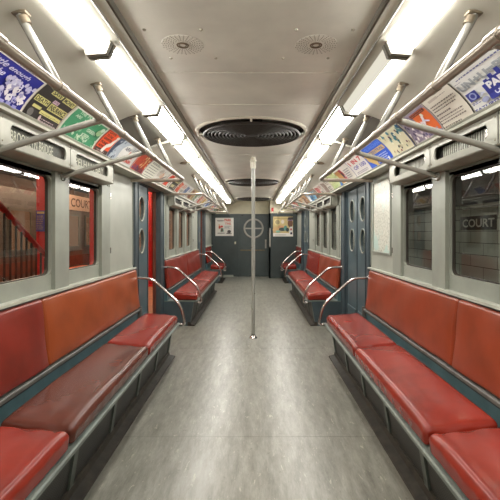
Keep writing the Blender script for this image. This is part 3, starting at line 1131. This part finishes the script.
# ------------------------------------------------------------------ sign boxes above the windows
def sign_box(s, cells, label, texts=None, vents=None, name='sign_box'):
    y0, y1 = cells[0][0], cells[-1][1]
    t = thing(name, (s * 1.2, (y0 + y1) / 2, 1.70), label, 'sign box' if texts else 'vent box')
    zb, zt = 1.713, 1.862
    fx = lambda a, bb, d: (s * d, a, bb)
    q = MB()
    for ya, yb, sa, sb in cells:
        q.plate_hole((ya, zb, yb, zt), (sa, zb + .036, sb, zt - .036), .030, 1.150, 1.160, fx, M['box'])
        for yy in (ya + .018, yb - .018):
            for zz in (zb + .02, zt - .02):
                q.lathe([(.006, 0), (.004, -.003 * s), (.0003, -.004 * s)], (s * 1.150, yy, zz), M['trim'], n=8, axis='x')
        x0, x1 = mirror_x(s, 1.1485, 1.150)
        q.box(x0, yb - .003, zb, x1, yb, zt, M['recess'])
    q.prism([(1.150, zb), (1.160, zb), (1.25, zb - .012), (1.25, zb - .02), (1.155, zb - .006)], y0, y1, M['box'], s)
    x0, x1 = mirror_x(s, 1.150, 1.25)
    q.box(x0, y1 - .01, zb - .006, x1, y1, zt, M['box'])
    q.box(x0, y0, zb - .006, x1, y0 + .01, zt, M['box'])
    q.build('housing', t)
    for i, (ya, yb, sa, sb) in enumerate(cells):
        if texts:
            fl = Flat(sb - sa - .004, zt - zb - .074)
            fl.rect(0, -.2, 1, 1.2, (52, 50, 46))
            tx = texts[i]
            if tx:
                fl.rect(.05, .0, .80 if len(tx) > 10 else .93, 1, (74, 72, 66))
                fl.text(tx, .06, .06, .79 if len(tx) > 10 else .92, .78, (206, 203, 184), .005)
            w = fl.w
            mb = fl.map(lambda a, bb, d: (s * (1.172 - d), sa + .002 + (a if s < 0 else w - a), zb + .037 + bb))
            o = mb.build('roll_sign', t, smooth=0, recalc=False)
            o['label'] = 'dark roll sign with pale lettering'
            q = MB(); q.face([(s * 1.158, sa, zb + .03), (s * 1.158, sb, zb + .03), (s * 1.158, sb, zt - .03), (s * 1.158, sa, zt - .03)], M['glass']); q.build('sign_glass', t)
        else:
            q = MB()
            x0, x1 = mirror_x(s, 1.190, 1.194)
            q.box(x0, sa - .01, zb + .03, x1, sb + .01, zt - .03, M['black'])
            n = int((sb - sa - .05) / .024)
            for k in range(n):
                y = sa + .035 + k * .024
                if vents == 'bars':
                    q.prism([(1.1865, zb + .038), (1.190, zb + .038), (1.190, zt - .038), (1.1865, zt - .038)], y, y + .011, M['box'], s)
            if vents != 'bars':
                for k in range(3):
                    z = zb + .052 + k * .018
                    q.prism([(1.184, z), (1.190, z), (1.190, z + .006), (1.184, z + .006)], sa + .01, sb - .01, M['recess'], s)
            q.build('vent_grille', t)
            q = MB(); q.rbox((s * 1.166, sa + .018 if s > 0 else sb - .018, (zb + zt) / 2), (.006, .016, .022), .005, M['chrome'], (2, 2, 2)); q.build('slide_knob', t)
    return t
NB = [(1.18, 1.84, 1.26, 1.76), (1.85, 2.56, 1.93, 2.50), (2.56, 3.34, 2.64, 3.22)]
sign_box(-1, NB, 'grey sign box with roll signs over the left foreground windows', ['', 'BROOKLYN BRIDGE', 'PELHAM BAY'])
sign_box(1, NB, 'grey vent box with slotted grilles over the right foreground windows', None, 'bars', 'vent_box')
FB = [(5.88, 6.56, 5.95, 6.50), (6.56, 7.28, 6.62, 7.22), (7.28, 8.06, 7.34, 8.0)]
sign_box(-1, FB, 'grey vent box with slots over the far left windows', None, 'dark', 'vent_box')
sign_box(1, FB, 'grey vent box with slots over the far right windows', None, 'dark', 'vent_box')

# ------------------------------------------------------------------ route map on the right panel
t = thing('route_map', (1.25, 3.82, 1.08), 'framed pale street map on right wall panel beside double doors', 'map')
q = MB(); q.plate_hole((3.565, 1.10, 4.10, 1.815), (3.582, 1.117, 4.083, 1.798), .03, 1.236, 1.25, lambda a, bb, d: (d, a, bb), M['wall']); q.build('map_frame', t)
q = MB(); q.box(1.245, 3.57, 1.105, 1.249, 4.09, 1.81, M['map']); q.build('map_sheet', t)

# ------------------------------------------------------------------ advertising cards on the coves
def cove_pt(t):
    """t metres up the card from its lower edge, on the cove polyline; also inward normal"""
    d = 0
    for i in range(len(COVE) - 1):
        a = Vector(COVE[i]); c = Vector(COVE[i + 1])
        L = (c - a).length
        if d + L >= t or i == len(COVE) - 2:
            p = a + (c - a) * ((t - d) / L)
            e = (c - a).normalized()
            return p, Vector((e.y, -e.x)) * -1 if False else Vector((-e.y, e.x)) * -1 if (Vector((-e.y, e.x)).x > 0) else Vector((-e.y, e.x))
        d += L
CH = .214
def card(s, y0, y1, draw, label):
    fl = Flat(y1 - y0 - .008, CH)
    draw(fl)
    w = fl.w
    def fn(a, bb, d):
        p, nrm = cove_pt(max(0, bb) + .004)
        off = .003 + d
        x, z = p.x + nrm.x * off, p.y + nrm.y * off
        return (s * x, y0 + .004 + (a if s < 0 else w - a), z)
    mb = fl.map(fn, cuts=8)
    # dark card edge strip at the far side
    o = mb.build('advertising_card', smooth=0, recalc=False)
    return tag(o, label, 'advertising card', 'advertising cards on the coves')

WHT, BLK = (226, 222, 214), (44, 42, 42)
def bg(fl, c, border=None, bw=.03):
    if border:
        fl.rect(0, 0, 1, 1, border)
        k = bw * fl.h / fl.w * 2
        fl.rect(k, bw, 1 - k, 1 - bw, c)
    else:
        fl.rect(0, 0, 1, 1, c)

def ad_blue(fl):
    bg(fl, (40, 44, 150)); fl.rect(0, .90, 1, 1, WHT); fl.lines(.45, .93, .9, .97, 1, (90, 90, 160)); fl.rect(.975, 0, 1, 1, WHT)
    lav = (206, 204, 236)
    for i, (tx, a, t_, w) in enumerate((('Little', .34, .72, .20), ('enough', .56, .70, .26), ('for', .30, .52, .12), ('the', .46, .53, .12), ('hourly', .30, .36, .26), ('fare', .26, .12, .22))):
        fl.text(tx, a, t_, a + w, t_ + .15, lav, .02, .03)
    random.seed(3)
    for i in range(34):
        fl.blob(.62 + .33 * random.random(), .16 + .46 * random.random() * (1 if i % 2 else .8), .06 + .03 * random.random(), random.choice((lav, (226, 224, 240), (180, 178, 220), (238, 234, 240))))
    for i in range(10):
        fl.ell(.62 + .035 * i, .60 + .05 * math.sin(i * 2.3), .020, .065, lav); 
    for i in range(26):
        fl.blob(.62 + .33 * random.random(), .14 + .46 * random.random(), .022, (58, 56, 150))
    for i in range(5):
        fl.rect(.50 + .08 * i, .04 + .02 * (i % 2), .555 + .08 * i, .11 + .02 * (i % 2), (160, 160, 216))
def ad_black(fl):
    bg(fl, (50, 46, 44)); Y = (214, 208, 136)
    fl.rect(.98, 0, 1, 1, (190, 170, 160))
    fl.rect(.24, .80, .55, .955, Y); fl.rect(.60, .78, .96, .94, Y)
    fl.text('SAVE', .27, .82, .52, .935, BLK, .03); fl.text('MONEY', .62, .80, .94, .92, BLK, .03)
    fl.rect(.44, .62, .60, .72, (220, 190, 210)); fl.text('IN THE', .46, .64, .58, .70, BLK)
    fl.rect(.03, .46, .40, .62, Y); fl.rect(.44, .40, .97, .60, Y)
    fl.text('DEATH', .05, .48, .38, .60, BLK, .03); fl.text('INSURANCE', .46, .42, .95, .58, BLK, .03)
    fl.rect(.10, .30, .32, .38, Y); fl.rect(.34, .22, .96, .33, Y); fl.text('MUTUAL SAVINGS', .38, .24, .92, .31, BLK)
    fl.ell(.14, .15, .07, .11, (110, 108, 104)); fl.lines(.42, .05, .94, .17, 2, (190, 170, 175)); fl.ell(.40, .12, .03, .08, (210, 190, 190))
def ad_green(fl):
    bg(fl, (70, 150, 108), (214, 220, 206), .045); P = (206, 226, 204)
    random.seed(5)
    fl.text('THE', .14, .80, .30, .90, P, .02); fl.text('FORESTS', .34, .82, .72, .93, P, .02); fl.text('ARE', .12, .66, .26, .76, P, .02); fl.text('YOURS', .34, .64, .56, .74, P, .02)
    fl.text('KEEP', .52, .22, .72, .36, P, .04); fl.text('GREEN', .56, .44, .82, .56, P, .03)
    for i in range(26):
        fl.blob(.06 + .9 * random.random(), .08 + .22 * random.random(), .045, random.choice((P, (150, 196, 160), (190, 214, 186))))
    for i in range(12):
        fl.blob(.22 + .2 * random.random(), .30 + .22 * random.random(), .05, random.choice((P, (130, 184, 146))))
    fl.ell(.85, .62, .07, .13, (160, 200, 150)); fl.ell(.87, .76, .05, .08, P)
def ad_orange(fl):
    bg(fl, (230, 84, 38)); fl.rect(0, 0, 1, .20, (70, 52, 48)); fl.rect(0, 0, .07, 1, (150, 60, 50))
    for i, (t_, w) in enumerate(((.82, .5), (.68, .45), (.54, .6), (.38, .5), (.24, .34))):
        fl.text(('GIVE', 'TO THE', 'GREATER', 'FUND', 'NOW')[i], .14, t_, .14 + w, t_ + .10, (60, 40, 36), .03)
    fl.poly([(.44, .12), (.62, .08), (.72, .30), (.92, .42), (.96, .74), (.86, .80), (.74, .52), (.58, .42)], WHT)
    fl.ell(.90, .82, .09, .07, WHT); fl.lines(.2, .05, .8, .16, 2, (200, 180, 170))
def ad_nyblue(fl):
    bg(fl, (206, 208, 206)); fl.rect(0, 0, .16, 1, (80, 92, 112)); fl.poly([(.06, 0), (.26, 0), (.42, .6), (.5, 1), (.2, 1), (.10, .5)], (176, 186, 196))
    random.seed(9)
    for i in range(16):
        fl.blob(.05 + .2 * random.random(), random.random() * .9 + .05, .05, random.choice(((110, 120, 140), (200, 204, 210), (70, 80, 100))))
    fl.ell(.46, .5, .16, .4, (226, 226, 222)); fl.text('NEW', .38, .60, .58, .78, (60, 60, 90), .03)
    for i in range(7):
        fl.blob(.62 + .1 * (i % 3), .42 + .1 * (i // 3), .06, (216, 120, 110))
    fl.text('FAIR', .60, .16, .9, .32, (190, 70, 60), .03); fl.lines(.6, .74, .95, .92, 3, (120, 120, 130))
def ad_redyellow(fl):
    bg(fl, (176, 62, 38)); random.seed(12)
    for i in range(24):
        fl.blob(.4 + .6 * random.random(), .3 + .65 * random.random(), .07, random.choice(((214, 184, 110), (150, 50, 36), (226, 200, 150), (200, 110, 60))))
    for i in range(5):
        fl.blob(.1 + .09 * i, .16 + .12 * (i % 2), .06, (60, 70, 140))
    fl.text('CIRCUS', .34, .06, .9, .26, (70, 40, 60), .04); fl.rect(0, 0, .02, 1, WHT)
def ad_lines(fl):
    bg(fl, (220, 220, 206)); fl.rect(0, 0, .03, 1, (110, 80, 140))
    for i in range(6):
        fl.rect(.12, .10 + .14 * i, .92, .125 + .14 * i, (80, 80, 90))
    fl.lines(.12, .86, .9, .95, 1, (70, 70, 80))
def ad_sketch(fl):
    bg(fl, (222, 220, 212)); random.seed(21)
    fl.ell(.30, .55, .20, .30, (196, 192, 182)); fl.ell(.55, .45, .16, .22, (210, 176, 150))
    for i in range(16):
        fl.blob(.15 + .6 * random.random(), .2 + .6 * random.random(), .045, random.choice(((90, 88, 92), (150, 146, 144), (200, 120, 90), (226, 224, 218))))
    fl.poly([(.55, .3), (.9, .62), (.93, .58), (.6, .24)], (50, 48, 60)); fl.lines(.2, .06, .85, .2, 2, (110, 110, 120))
def ad_redpic(fl):
    bg(fl, (222, 214, 204)); fl.poly([(.1, .1), (.55, .1), (.75, .9), (.3, .9)], (206, 66, 34)); fl.poly([(.35, .3), (.6, .3), (.7, .7), (.45, .7)], (60, 50, 50))
    fl.lines(.7, .1, .95, .5, 4, BLK); fl.rect(.02, .0, .06, 1, (90, 90, 100))
def ad_blackyellow(fl):
    bg(fl, (58, 56, 50)); fl.rect(.1, .6, .9, .9, (214, 206, 150)); fl.text('LOANS', .16, .66, .84, .84, BLK, .03); fl.rect(.1, .2, .6, .4, (200, 196, 150)); fl.lines(.64, .15, .92, .45, 3, WHT)

# right side
def ad_un(fl):
    bg(fl, (222, 222, 220)); B = (44, 52, 140); Gy = (160, 166, 172)
    fl.lines(.02, .90, .9, .96, 1, (90, 96, 150)); fl.lines(.02, .84, .16, .87, 1, (120, 120, 150))
    fl.text('UN+U=PEACE', .02, .60, 1.0 - .03, .80, Gy, .05)
    for k, (a, h_) in enumerate(((.28, .50), (.32, .58), (.36, .54), (.40, .64), (.45, .56), (.50, .68), (.56, .60), (.62, .72), (.68, .58), (.74, .66), (.8, .6), (.86, .64), (.92, .56))):
        fl.rect(a, .16, a + .05, h_, B)
    fl.rect(.28, .12, .98, .5, B)
    fl.text('PARADE', .33, .34, .80, .52, (226, 226, 232), .05); fl.text('OF NATIONS', .36, .18, .84, .30, (210, 212, 232), .03)
    fl.rect(.035, .30, .18, .52, B); fl.ell(.108, .41, .048, .088, (150, 160, 206)); fl.ell(.108, .41, .030, .055, B)
    fl.poly([(.18, .30), (.27, .36), (.22, .40)], (190, 194, 220)); fl.ell(.22, .20, .05, .06, (150, 156, 190)); fl.lines(.04, .20, .17, .27, 2, B)
    fl.text('SATURDAY OCT 24', .03, .02, .80, .10, B, .02)
def ad_letter(fl):
    bg(fl, (222, 216, 204)); fl.rect(0, 0, .02, 1, BLK); fl.rect(.97, 0, 1, 1, BLK); fl.rect(.18, .86, .5, .93, (190, 180, 170)); fl.lines(.5, .88, .85, .92, 1, (150, 140, 135))
    T = (96, 84, 80)
    fl.lines(.10, .56, .94, .80, 3, T, .4, .1); fl.lines(.10, .44, .6, .52, 1, T, .5, .05); fl.lines(.10, .18, .94, .42, 3, T, .4, .08); fl.lines(.10, .06, .7, .13, 1, T, .5, .05)
def ad_orangeart(fl):
    bg(fl, (150, 138, 158)); random.seed(31)
    fl.poly([(.44, .30), (.98, .12), (.98, .88), (.5, .94)], (226, 108, 48)); fl.rect(.44, .80, .95, .96, (90, 50, 44)); fl.lines(.46, .83, .94, .94, 2, (206, 100, 60))
    fl.poly([(.60, .40), (.70, .44), (.78, .70), (.72, .72), (.66, .56), (.58, .60)], (226, 216, 226)); fl.poly([(.66, .56), (.84, .46), (.86, .50), (.70, .62)], (214, 206, 226)); fl.ell(.78, .74, .04, .06, WHT)
    for i in range(30):
        fl.blob(.03 + .4 * random.random(), .05 + .9 * random.random(), .055, random.choice(((220, 214, 214), (110, 96, 130), (196, 180, 190), (90, 80, 110), (232, 226, 220))))
    for i in range(10):
        fl.blob(.5 + .45 * random.random(), .05 + .22 * random.random(), .05, random.choice(((96, 88, 130), (220, 200, 200), (170, 150, 170))))
    fl.rect(.0, .0, .03, 1, BLK)
def ad_tealart(fl):
    bg(fl, (216, 210, 180)); random.seed(33)
    for i in range(14):
        fl.blob(.1 + .85 * random.random(), .45 + .5 * random.random(), .085, random.choice(((60, 124, 140), (46, 100, 124), (96, 150, 150))))
    for i in range(26):
        fl.blob(.05 + .9 * random.random(), .05 + .9 * random.random(), .05, random.choice(((226, 222, 200), (214, 206, 170), (176, 160, 130), (110, 70, 80), (230, 228, 214))))
    for i in range(8):
        fl.blob(.2 + .7 * random.random(), .06 + .35 * random.random(), .045, random.choice(((80, 120, 110), (140, 60, 70), (60, 60, 80))))
    fl.rect(.97, 0, 1, 1, (40, 60, 120))
def ad_bluegold(fl):
    B = (44, 92, 206); Gd = (206, 174, 106)
    bg(fl, B); fl.poly([(.05, .55), (.16, .55), (.44, .02), (.36, .0), (.05, .38)], Gd); fl.poly([(0, .62), (.12, .86), (.34, .5), (.42, 0), (.30, 0), (.2, .45)], Gd)
    fl.rect(.28, .52, .96, .72, Gd); fl.text('CENTRAL', .31, .55, .93, .69, (70, 90, 150), .03)
    fl.text('GUARDIAN', .28, .78, .96, .94, (90, 130, 226), .03); fl.lines(.46, .12, .96, .46, 4, (200, 212, 240)); fl.ell(.9, .12, .03, .08, WHT)
def ad_redblue(fl):
    bg(fl, (230, 226, 222)); fl.rect(0, 0, .02, 1, (110, 90, 170))
    fl.text('1 IN 7', .10, .66, .92, .90, (206, 74, 78), .04); fl.text('OF 100', .16, .36, .92, .56, (92, 88, 170), .03); fl.lines(.16, .12, .9, .26, 2, (120, 110, 140))
def ad_pic(fl):
    bg(fl, (226, 222, 214)); fl.rect(0, .1, .3, .9, (200, 150, 90)); fl.poly([(.3, .1), (.5, .1), (.46, .9), (.3, .9)], (176, 50, 66)); fl.ell(.36, .5, .06, .2, (60, 50, 60)); fl.ell(.45, .35, .04, .16, (226, 160, 170)); fl.lines(.56, .2, .95, .8, 5, (130, 130, 140))
def ad_leaf(fl):
    bg(fl, (206, 216, 160)); random.seed(41)
    for i in range(30):
        fl.blob(random.random(), random.random(), .07, random.choice(((150, 186, 90), (220, 226, 196), (180, 200, 120), (236, 236, 222))))
    fl.poly([(.75, 0), (1, 0), (1, .3), (.85, .24)], (60, 120, 200))
def generic(c1, c2, c3, seed):
    def d(fl):
        bg(fl, c1); r = random.Random(seed); random.seed(seed)
        fl.poly([(.05, .1), (.45, .05), (.5, .8), (.1, .9)], c2)
        for i in range(8):
            fl.blob(.1 + .4 * r.random(), .2 + .6 * r.random(), .06, c3)
        fl.lines(.56, .55, .95, .9, 3, c2); fl.lines(.56, .12, .95, .44, 3, BLK); fl.rect(0, 0, .02, 1, BLK)
    return d

card(-1, 1.40, 1.985, ad_blue, 'blue card with lavender lettering and crowd of figures, above left sign box')
card(-1, 1.985, 2.335, ad_black, 'black card with yellow block lettering about insurance')
card(-1, 2.335, 2.855, ad_green, 'green card with pale border, foliage and pale lettering')
card(-1, 2.855, 3.11, ad_orange, 'narrow orange card with black words and white figure')
card(-1, 3.11, 3.70, ad_nyblue, 'white card with grey-blue stripe and red marks, next past the narrow orange card')
card(-1, 3.70, 4.08, ad_redyellow, 'red and yellow picture card before the open doorway')
card(-1, 4.08, 4.50, ad_lines, 'white card ruled with thin dark lines above open doorway')
card(-1, 4.50, 4.96, ad_sketch, 'white card with grey sketch and dark diagonal above open doorway')
card(-1, 4.96, 5.36, ad_redpic, 'white card with slanted red block at far edge of open doorway')
card(-1, 5.36, 5.72, ad_blackyellow, 'dark card with pale yellow blocks just past the open doorway')
gen_l = [((216, 214, 206), (206, 90, 60), (240, 220, 190), 'white card with orange drawing over far left bench'),
         ((226, 224, 218), (90, 110, 150), (200, 205, 215), 'white card with slate blue drawing over far left bench'),
         ((196, 176, 130), (120, 60, 50), (226, 210, 170), 'tan card with maroon drawing over far left bench'),
         ((220, 220, 216), (110, 140, 110), (230, 230, 226), 'white card with sage green drawing over far left bench'),
         ((206, 190, 170), (170, 60, 60), (240, 230, 220), 'beige card with crimson drawing over far left bench'),
         ((224, 222, 214), (200, 160, 60), (120, 110, 100), 'white card with mustard drawing over far left bench'),
         ((90, 120, 180), (220, 220, 230), (60, 70, 120), 'blue card with white drawing near second left doorway'),
         ((226, 222, 214), (60, 60, 66), (190, 190, 190), 'white card with black drawing near second left doorway'),
         ((210, 110, 70), (240, 230, 210), (90, 50, 40), 'orange card with cream drawing over second left doorway'),
         ((222, 220, 210), (120, 80, 130), (200, 190, 205), 'white card with purple drawing over far left corner bench'),
         ((180, 200, 170), (70, 110, 80), (230, 235, 220), 'pale green card nearest the end wall on left')]
y = 5.72
for i, (a, bb, c, lab) in enumerate(gen_l):
    card(-1, y, y + .545, generic(a, bb, c, 100 + i), lab); y += .548
card(1, 1.42, 1.995, ad_un, 'white card with grey UN+U=PEACE lettering and blue skyline')
card(1, 1.995, 2.325, ad_letter, 'cream card of dark typed text in black edges, above right vent box')
card(1, 2.325, 2.72, ad_orangeart, 'purple-grey picture card with orange panel and white figure')
card(1, 2.72, 3.165, ad_tealart, 'cream and teal painted picture card behind the overhead handrail')
card(1, 3.165, 3.75, ad_bluegold, 'bright blue card with gold band and arrow shape')
card(1, 3.75, 4.30, ad_redblue, 'white card with large red and blue lettering before double doors')
card(1, 4.30, 4.95, ad_pic, 'white card with tan and crimson picture above double doors')
card(1, 4.95, 5.52, ad_leaf, 'yellow-green leafy card at far edge of double doors')
gen_r = [((226, 222, 214), (150, 130, 120), (200, 190, 180), 'white card with taupe drawing over far right bench'),
         ((224, 220, 212), (190, 80, 80), (230, 200, 200), 'white card with rose drawing over far right bench'),
         ((160, 130, 110), (120, 180, 214), (90, 70, 60), 'brown card with sky blue drawing over far right bench'),
         ((100, 160, 206), (226, 230, 236), (60, 110, 160), 'light blue card with white drawing over far right bench'),
         ((206, 170, 130), (110, 70, 60), (236, 220, 190), 'tan card with dark brown drawing over far right bench'),
         ((222, 216, 200), (196, 140, 90), (120, 100, 90), 'cream card with copper drawing over far right bench'),
         ((214, 212, 206), (90, 130, 90), (170, 190, 160), 'white card with leaf green drawing near second right doorway'),
         ((200, 80, 70), (236, 226, 214), (110, 40, 40), 'red card with cream drawing near second right doorway'),
         ((226, 222, 216), (70, 80, 130), (180, 186, 206), 'white card with navy drawing over second right doorway'),
         ((206, 200, 150), (100, 100, 70), (236, 232, 200), 'khaki card with olive drawing over far right corner bench')]
y = 5.52
for i, (a, bb, c, lab) in enumerate(gen_r):
    card(1, y, y + .58, generic(a, bb, c, 200 + i), lab); y += .585

# ------------------------------------------------------------------ outside, right: the tiled tunnel wall
b = MB(); b.box(2.0, -2.5, -1.1, 2.2, 15, 1.555, M['tile']); b.box(2.0, -2.5, 1.90, 2.2, 15, 3.2, M['tile']); b.box(1.998, -2.5, 1.555, 2.2, 15, 1.90, mat('dark_tile_band', (58, 60, 62), 0.3, var=.1))
struct(b.build('wall_tunnel_tiled'))
fl = Flat(.575, .125)
fl.rect(0, 0, 1, 1, (30, 30, 30)); fl.text('COURT', .07, .20, .95, .80, (206, 206, 196), .02)
o = fl.map(lambda a, bb, d: (1.9985 - d * 2, 3.83 - a, 1.325 + bb)).build('station_name_tablet', smooth=0, recalc=False)
tag(o, 'black tile tablet with white letters COURT on tunnel wall outside right window', 'sign')
b = MB(); b.box(1.36, -2.5, -1.2, 2.2, 15, -1.1, M['recess']); struct(b.build('ground_track_bed'))

# unseen lamps added to brighten the tiled wall, high beside the car
TL = emit('added_tunnel_lamp_glow', (255, 236, 206), 22.0)
for i, y in enumerate((1.2, 3.6, 6.0, 8.4, 10.8)):
    t = thing('added_tunnel_lamp', (1.93, y, 2.5), 'added unseen lamp high on the tiled tunnel wall, %s from the camera' % ['first', 'second', 'third', 'fourth', 'fifth'][i], 'lamp', 'added tunnel wall lamps')
    q = MB(); q.box(1.95, y - .3, 2.50, 2.0, y + .3, 2.58, M['recess']); q.build('bracket', t)
    q = MB(); q.cyl((1.90, y - .28, 2.52), (1.90, y + .28, 2.52), .03, TL, 12); q.build('tube', t)

# ------------------------------------------------------------------ outside, left: island platform
P_FLOOR = mat('platform_terracotta', (168, 110, 80), 0.5, var=.15, scale=3)
P_DARK = mat('platform_dark_beam', (84, 72, 62), 0.6, var=.15)
P_CEIL = mat('platform_ceiling', (196, 160, 134), 0.7, var=.1)
P_SIGN = mat('blue_notice', (64, 58, 150), 0.4, var=.05)
b = MB(); b.box(-4.7, -2.5, -.16, -1.46, 15, -.02, P_FLOOR); struct(b.build('ground_platform'))
b = MB(); b.box(-12, -2.5, 2.98, -1.40, 15, 3.1, P_CEIL)
for y in (1, 3.2, 5.4, 7.6, 9.8, 12):
    b.box(-11, y, 2.72, -1.40, y + .16, 2.98, P_DARK)
struct(b.build('ceiling_platform'))
b = MB(); b.box(-5.2, 15, -1.2, -1.4, 15.1, 3.1, P_CEIL)
b.box(-12.1, -2.5, -1.2, -12, 15, 3.1, P_DARK); struct(b.build('wall_platform_far'))
for xy, lab in (((-2.32, 4.47), 'red steel column behind stair rail, with blue notice on it'), ((-2.62, 6.62), 'red steel column seen through second left window'), ((-2.56, 9.9), 'red steel column seen through the open left doorway'), ((-2.75, 11.2), 'red steel column farthest along the left platform')):
    x, y = xy
    t = thing('platform_column', (x, y, -.02), lab, 'column', 'red platform columns')
    q = MB(); q.box(x - .06, y - .055, -.02, x + .06, y - .045, 2.72, M['red']); q.box(x - .06, y + .045, -.02, x + .06, y + .055, 2.72, M['red']); q.box(x - .008, y - .045, -.02, x + .008, y + .045, 2.72, M['red'])
    for k in range(14):
        for dx in (-.035, .035):
            q.lathe([(.010, 0), (.007, -.007), (.0005, -.009)], (x + dx, y - .055, .2 + .18 * k), M['red'], n=8, axis='y')
    q.build('shaft', t)
    q = MB(); q.box(x - .11, y - .10, -.02, x + .11, y + .10, .02, M['red']); q.build('base_plate', t)
fl = Flat(.10, .23)
fl.rect(0, 0, 1, 1, (70, 62, 156)); fl.rect(.1, .85, .9, .95, (200, 180, 110)); fl.lines(.1, .1, .9, .8, 8, (176, 150, 130))
o = fl.map(lambda a, bb, d: (-2.375 + a, 4.40 - d * 3, 1.315 + bb)).build('column_notice', smooth=0, recalc=False)
tag(o, 'small blue notice with yellow print fixed to red column', 'notice')

# stairs rising towards the camera with a railing
t = thing('stair_railing', (-2.15, 3.6, 0), 'dark baluster railing with red sloping handrail outside left window', 'railing')
za = lambda y: 1.04 + (4.20 - y) * .636
q = MB(); q.tube([(-2.15, 4.30, za(4.30)), (-2.15, 2.1, za(2.1))], .027, M['red'], n=12); q.build('handrail', t)['label'] = 'red handrail'
for i in range(24):
    y = 4.16 - i * .085
    q = MB(); q.box(-2.157, y - .007, za(y) - .98, -2.143, y + .007, za(y) - .02, M['fanhole']); q.build('baluster', t)
q = MB(); q.rbox((-2.15, 4.29, .52), (.03, .03, .54), .01, M['post'], (2, 2, 4)); q.build('newel_post', t)
q = MB(); q.tube([(-2.15, 4.28, .08), (-2.15, 2.1, za(2.1) - .96)], .02, M['brownedge'], n=8); q.build('stringer', t)
t = thing('staircase', (-2.7, 3.4, 0), 'brown steps rising behind the baluster railing outside left window', 'stairs')
for i in range(12):
    q = MB(); y = 4.15 - i * .27
    q.box(-3.2, y - .27, -.02, -2.19, y, .15 + i * .166 - .0, M['brownedge']); q.build('step', t)
# station name sign hanging over the platform
t = thing('hanging_sign', (-3.5, 8.15, 1.74), 'pale hanging board lettered COURT in dark serif over platform', 'sign')
fl = Flat(1.15, .29)
fl.rect(0, 0, 1, 1, (232, 206, 186)); fl.text('COURT', .08, .22, .92, .80, (86, 52, 44), .015)
fl.map(lambda a, bb, d: (-3.5 + .02 + d * 3, 7.55 + a, 1.74 + bb)).build('board_face', t, smooth=0, recalc=False)
q = MB(); q.box(-3.53, 7.53, 1.72, -3.485, 8.72, 2.05, P_DARK); q.build('board', t)
for y in (7.8, 8.5):
    q = MB(); q.cyl((-3.51, y, 2.05), (-3.51, y, 2.98), .012, P_DARK, 8); q.build('hanger', t)
# low counter on the platform
t = thing('platform_bench', (-3.0, 7.4, -.02), 'low orange bench on platform seen through second left window', 'bench')
OR = mat('orange_wood', (214, 104, 66), 0.4, var=.12)
q = MB(); q.rbox((-3.1, 7.5, .62), (.35, .55, .03), .012, OR, (3, 3, 2)); q.build('seat', t)
for x in (-3.38, -2.82):
    for y in (7.05, 7.95):
        q = MB(); q.box(x - .02, y - .02, -.02, x + .02, y + .02, .6, P_DARK); q.build('leg', t)
# train standing across the platform
t = thing('subway_car', (-5.6, 6, -.9), 'old subway car with lit windows standing across the left platform', 'train')
BODY = mat('old_train_olive', (76, 68, 62), 0.4, var=.15)
LIT = emit('lit_car_window', (226, 160, 118), .22)
q = MB(); q.prism([(4.8, -.9), (6.6, -.9), (6.6, 2.2), (6.3, 2.5), (5.1, 2.5), (4.8, 2.2)], -1, 14, BODY, -1); q.build('body', t)
for i in range(12):
    y = -.4 + i * 1.18
    q = MB(); q.plate_hole((y - .05, .90, y + .77, 1.80), (y, .95, y + .72, 1.75), .05, -4.80, -4.77, lambda a, bb, d: (d, a, bb), M['recess']); f = q.build('window', t)
    q = MB(); q.box(-4.8, y, .95, -4.79, y + .72, 1.75, LIT); q.build('lit_pane', f)
q = MB(); q.box(-4.8, -1, .45, -4.78, 14, .70, M['brownedge']); q.build('belt_stripe', t)
# platform lamps
LAMP = emit('platform_lamp_glow', (255, 214, 176), 110.0)
k = 0
for y in (1.6, 4.3, 7.0, 9.7, 12.0):
    for x, w in ((-2.9, 'near'), (-4.1, 'far')):
        t = thing('platform_lamp', (x, y, 2.62), '%s warm tube lamp from the camera end, %s row under platform ceiling' % (['first', 'second', 'third', 'fourth', 'fifth'][k // 2], w), 'lamp', 'platform tube lamps')
        k += 1
        q = MB(); q.box(x - .07, y - .62, 2.66, x + .07, y + .62, 2.70, P_DARK); q.build('tray', t)
        q = MB(); q.cyl((x, y - .6, 2.63), (x, y + .6, 2.63), .026, LAMP, 12); q.build('tube', t)
        for yy in (y - .5, y + .5):
            q = MB(); q.cyl((x, yy, 2.70), (x, yy, 2.99), .008, P_DARK, 6); q.build('hanger', t)

# ------------------------------------------------------------------ world, camera, view
w = bpy.data.worlds.new('dim_tunnel')
SC.world = w
w.use_nodes = True
w.node_tree.nodes['Background'].inputs[0].default_value = (0.05, 0.045, 0.04, 1)
w.node_tree.nodes['Background'].inputs[1].default_value = 1.0

cam = bpy.data.cameras.new('camera')
cam.sensor_width = 36
cam.lens = 36 * 400 / 500
cam.shift_x = -4.5 / 500
cam.shift_y = -17.2 / 500
cam.clip_start = 0.02
co = bpy.data.objects.new('camera', cam)
COL.objects.link(co)
co.location = (.027, 0, EYE)
co.rotation_euler = (PI / 2, 0, 0)
SC.camera = co
vs = SC.view_settings
vs.view_transform = 'Standard'
vs.look = 'None'
vs.exposure = 0.0
vs.gamma = 1.0
vs.use_curve_mapping = False
SC.cycles.max_bounces = 8
SC.cycles.diffuse_bounces = 5
SC.cycles.caustics_reflective = False
SC.cycles.caustics_refractive = False
SC.cycles.sample_clamp_indirect = 3.0
SC.cycles.blur_glossy = 1.0
SC.cycles.use_adaptive_sampling = False
SC.cycles.use_denoising = True
SC.cycles.denoising_prefilter = 'ACCURATE'
SC.cycles.denoising_input_passes = 'RGB_ALBEDO_NORMAL'
SC.cycles.transparent_max_bounces = 16
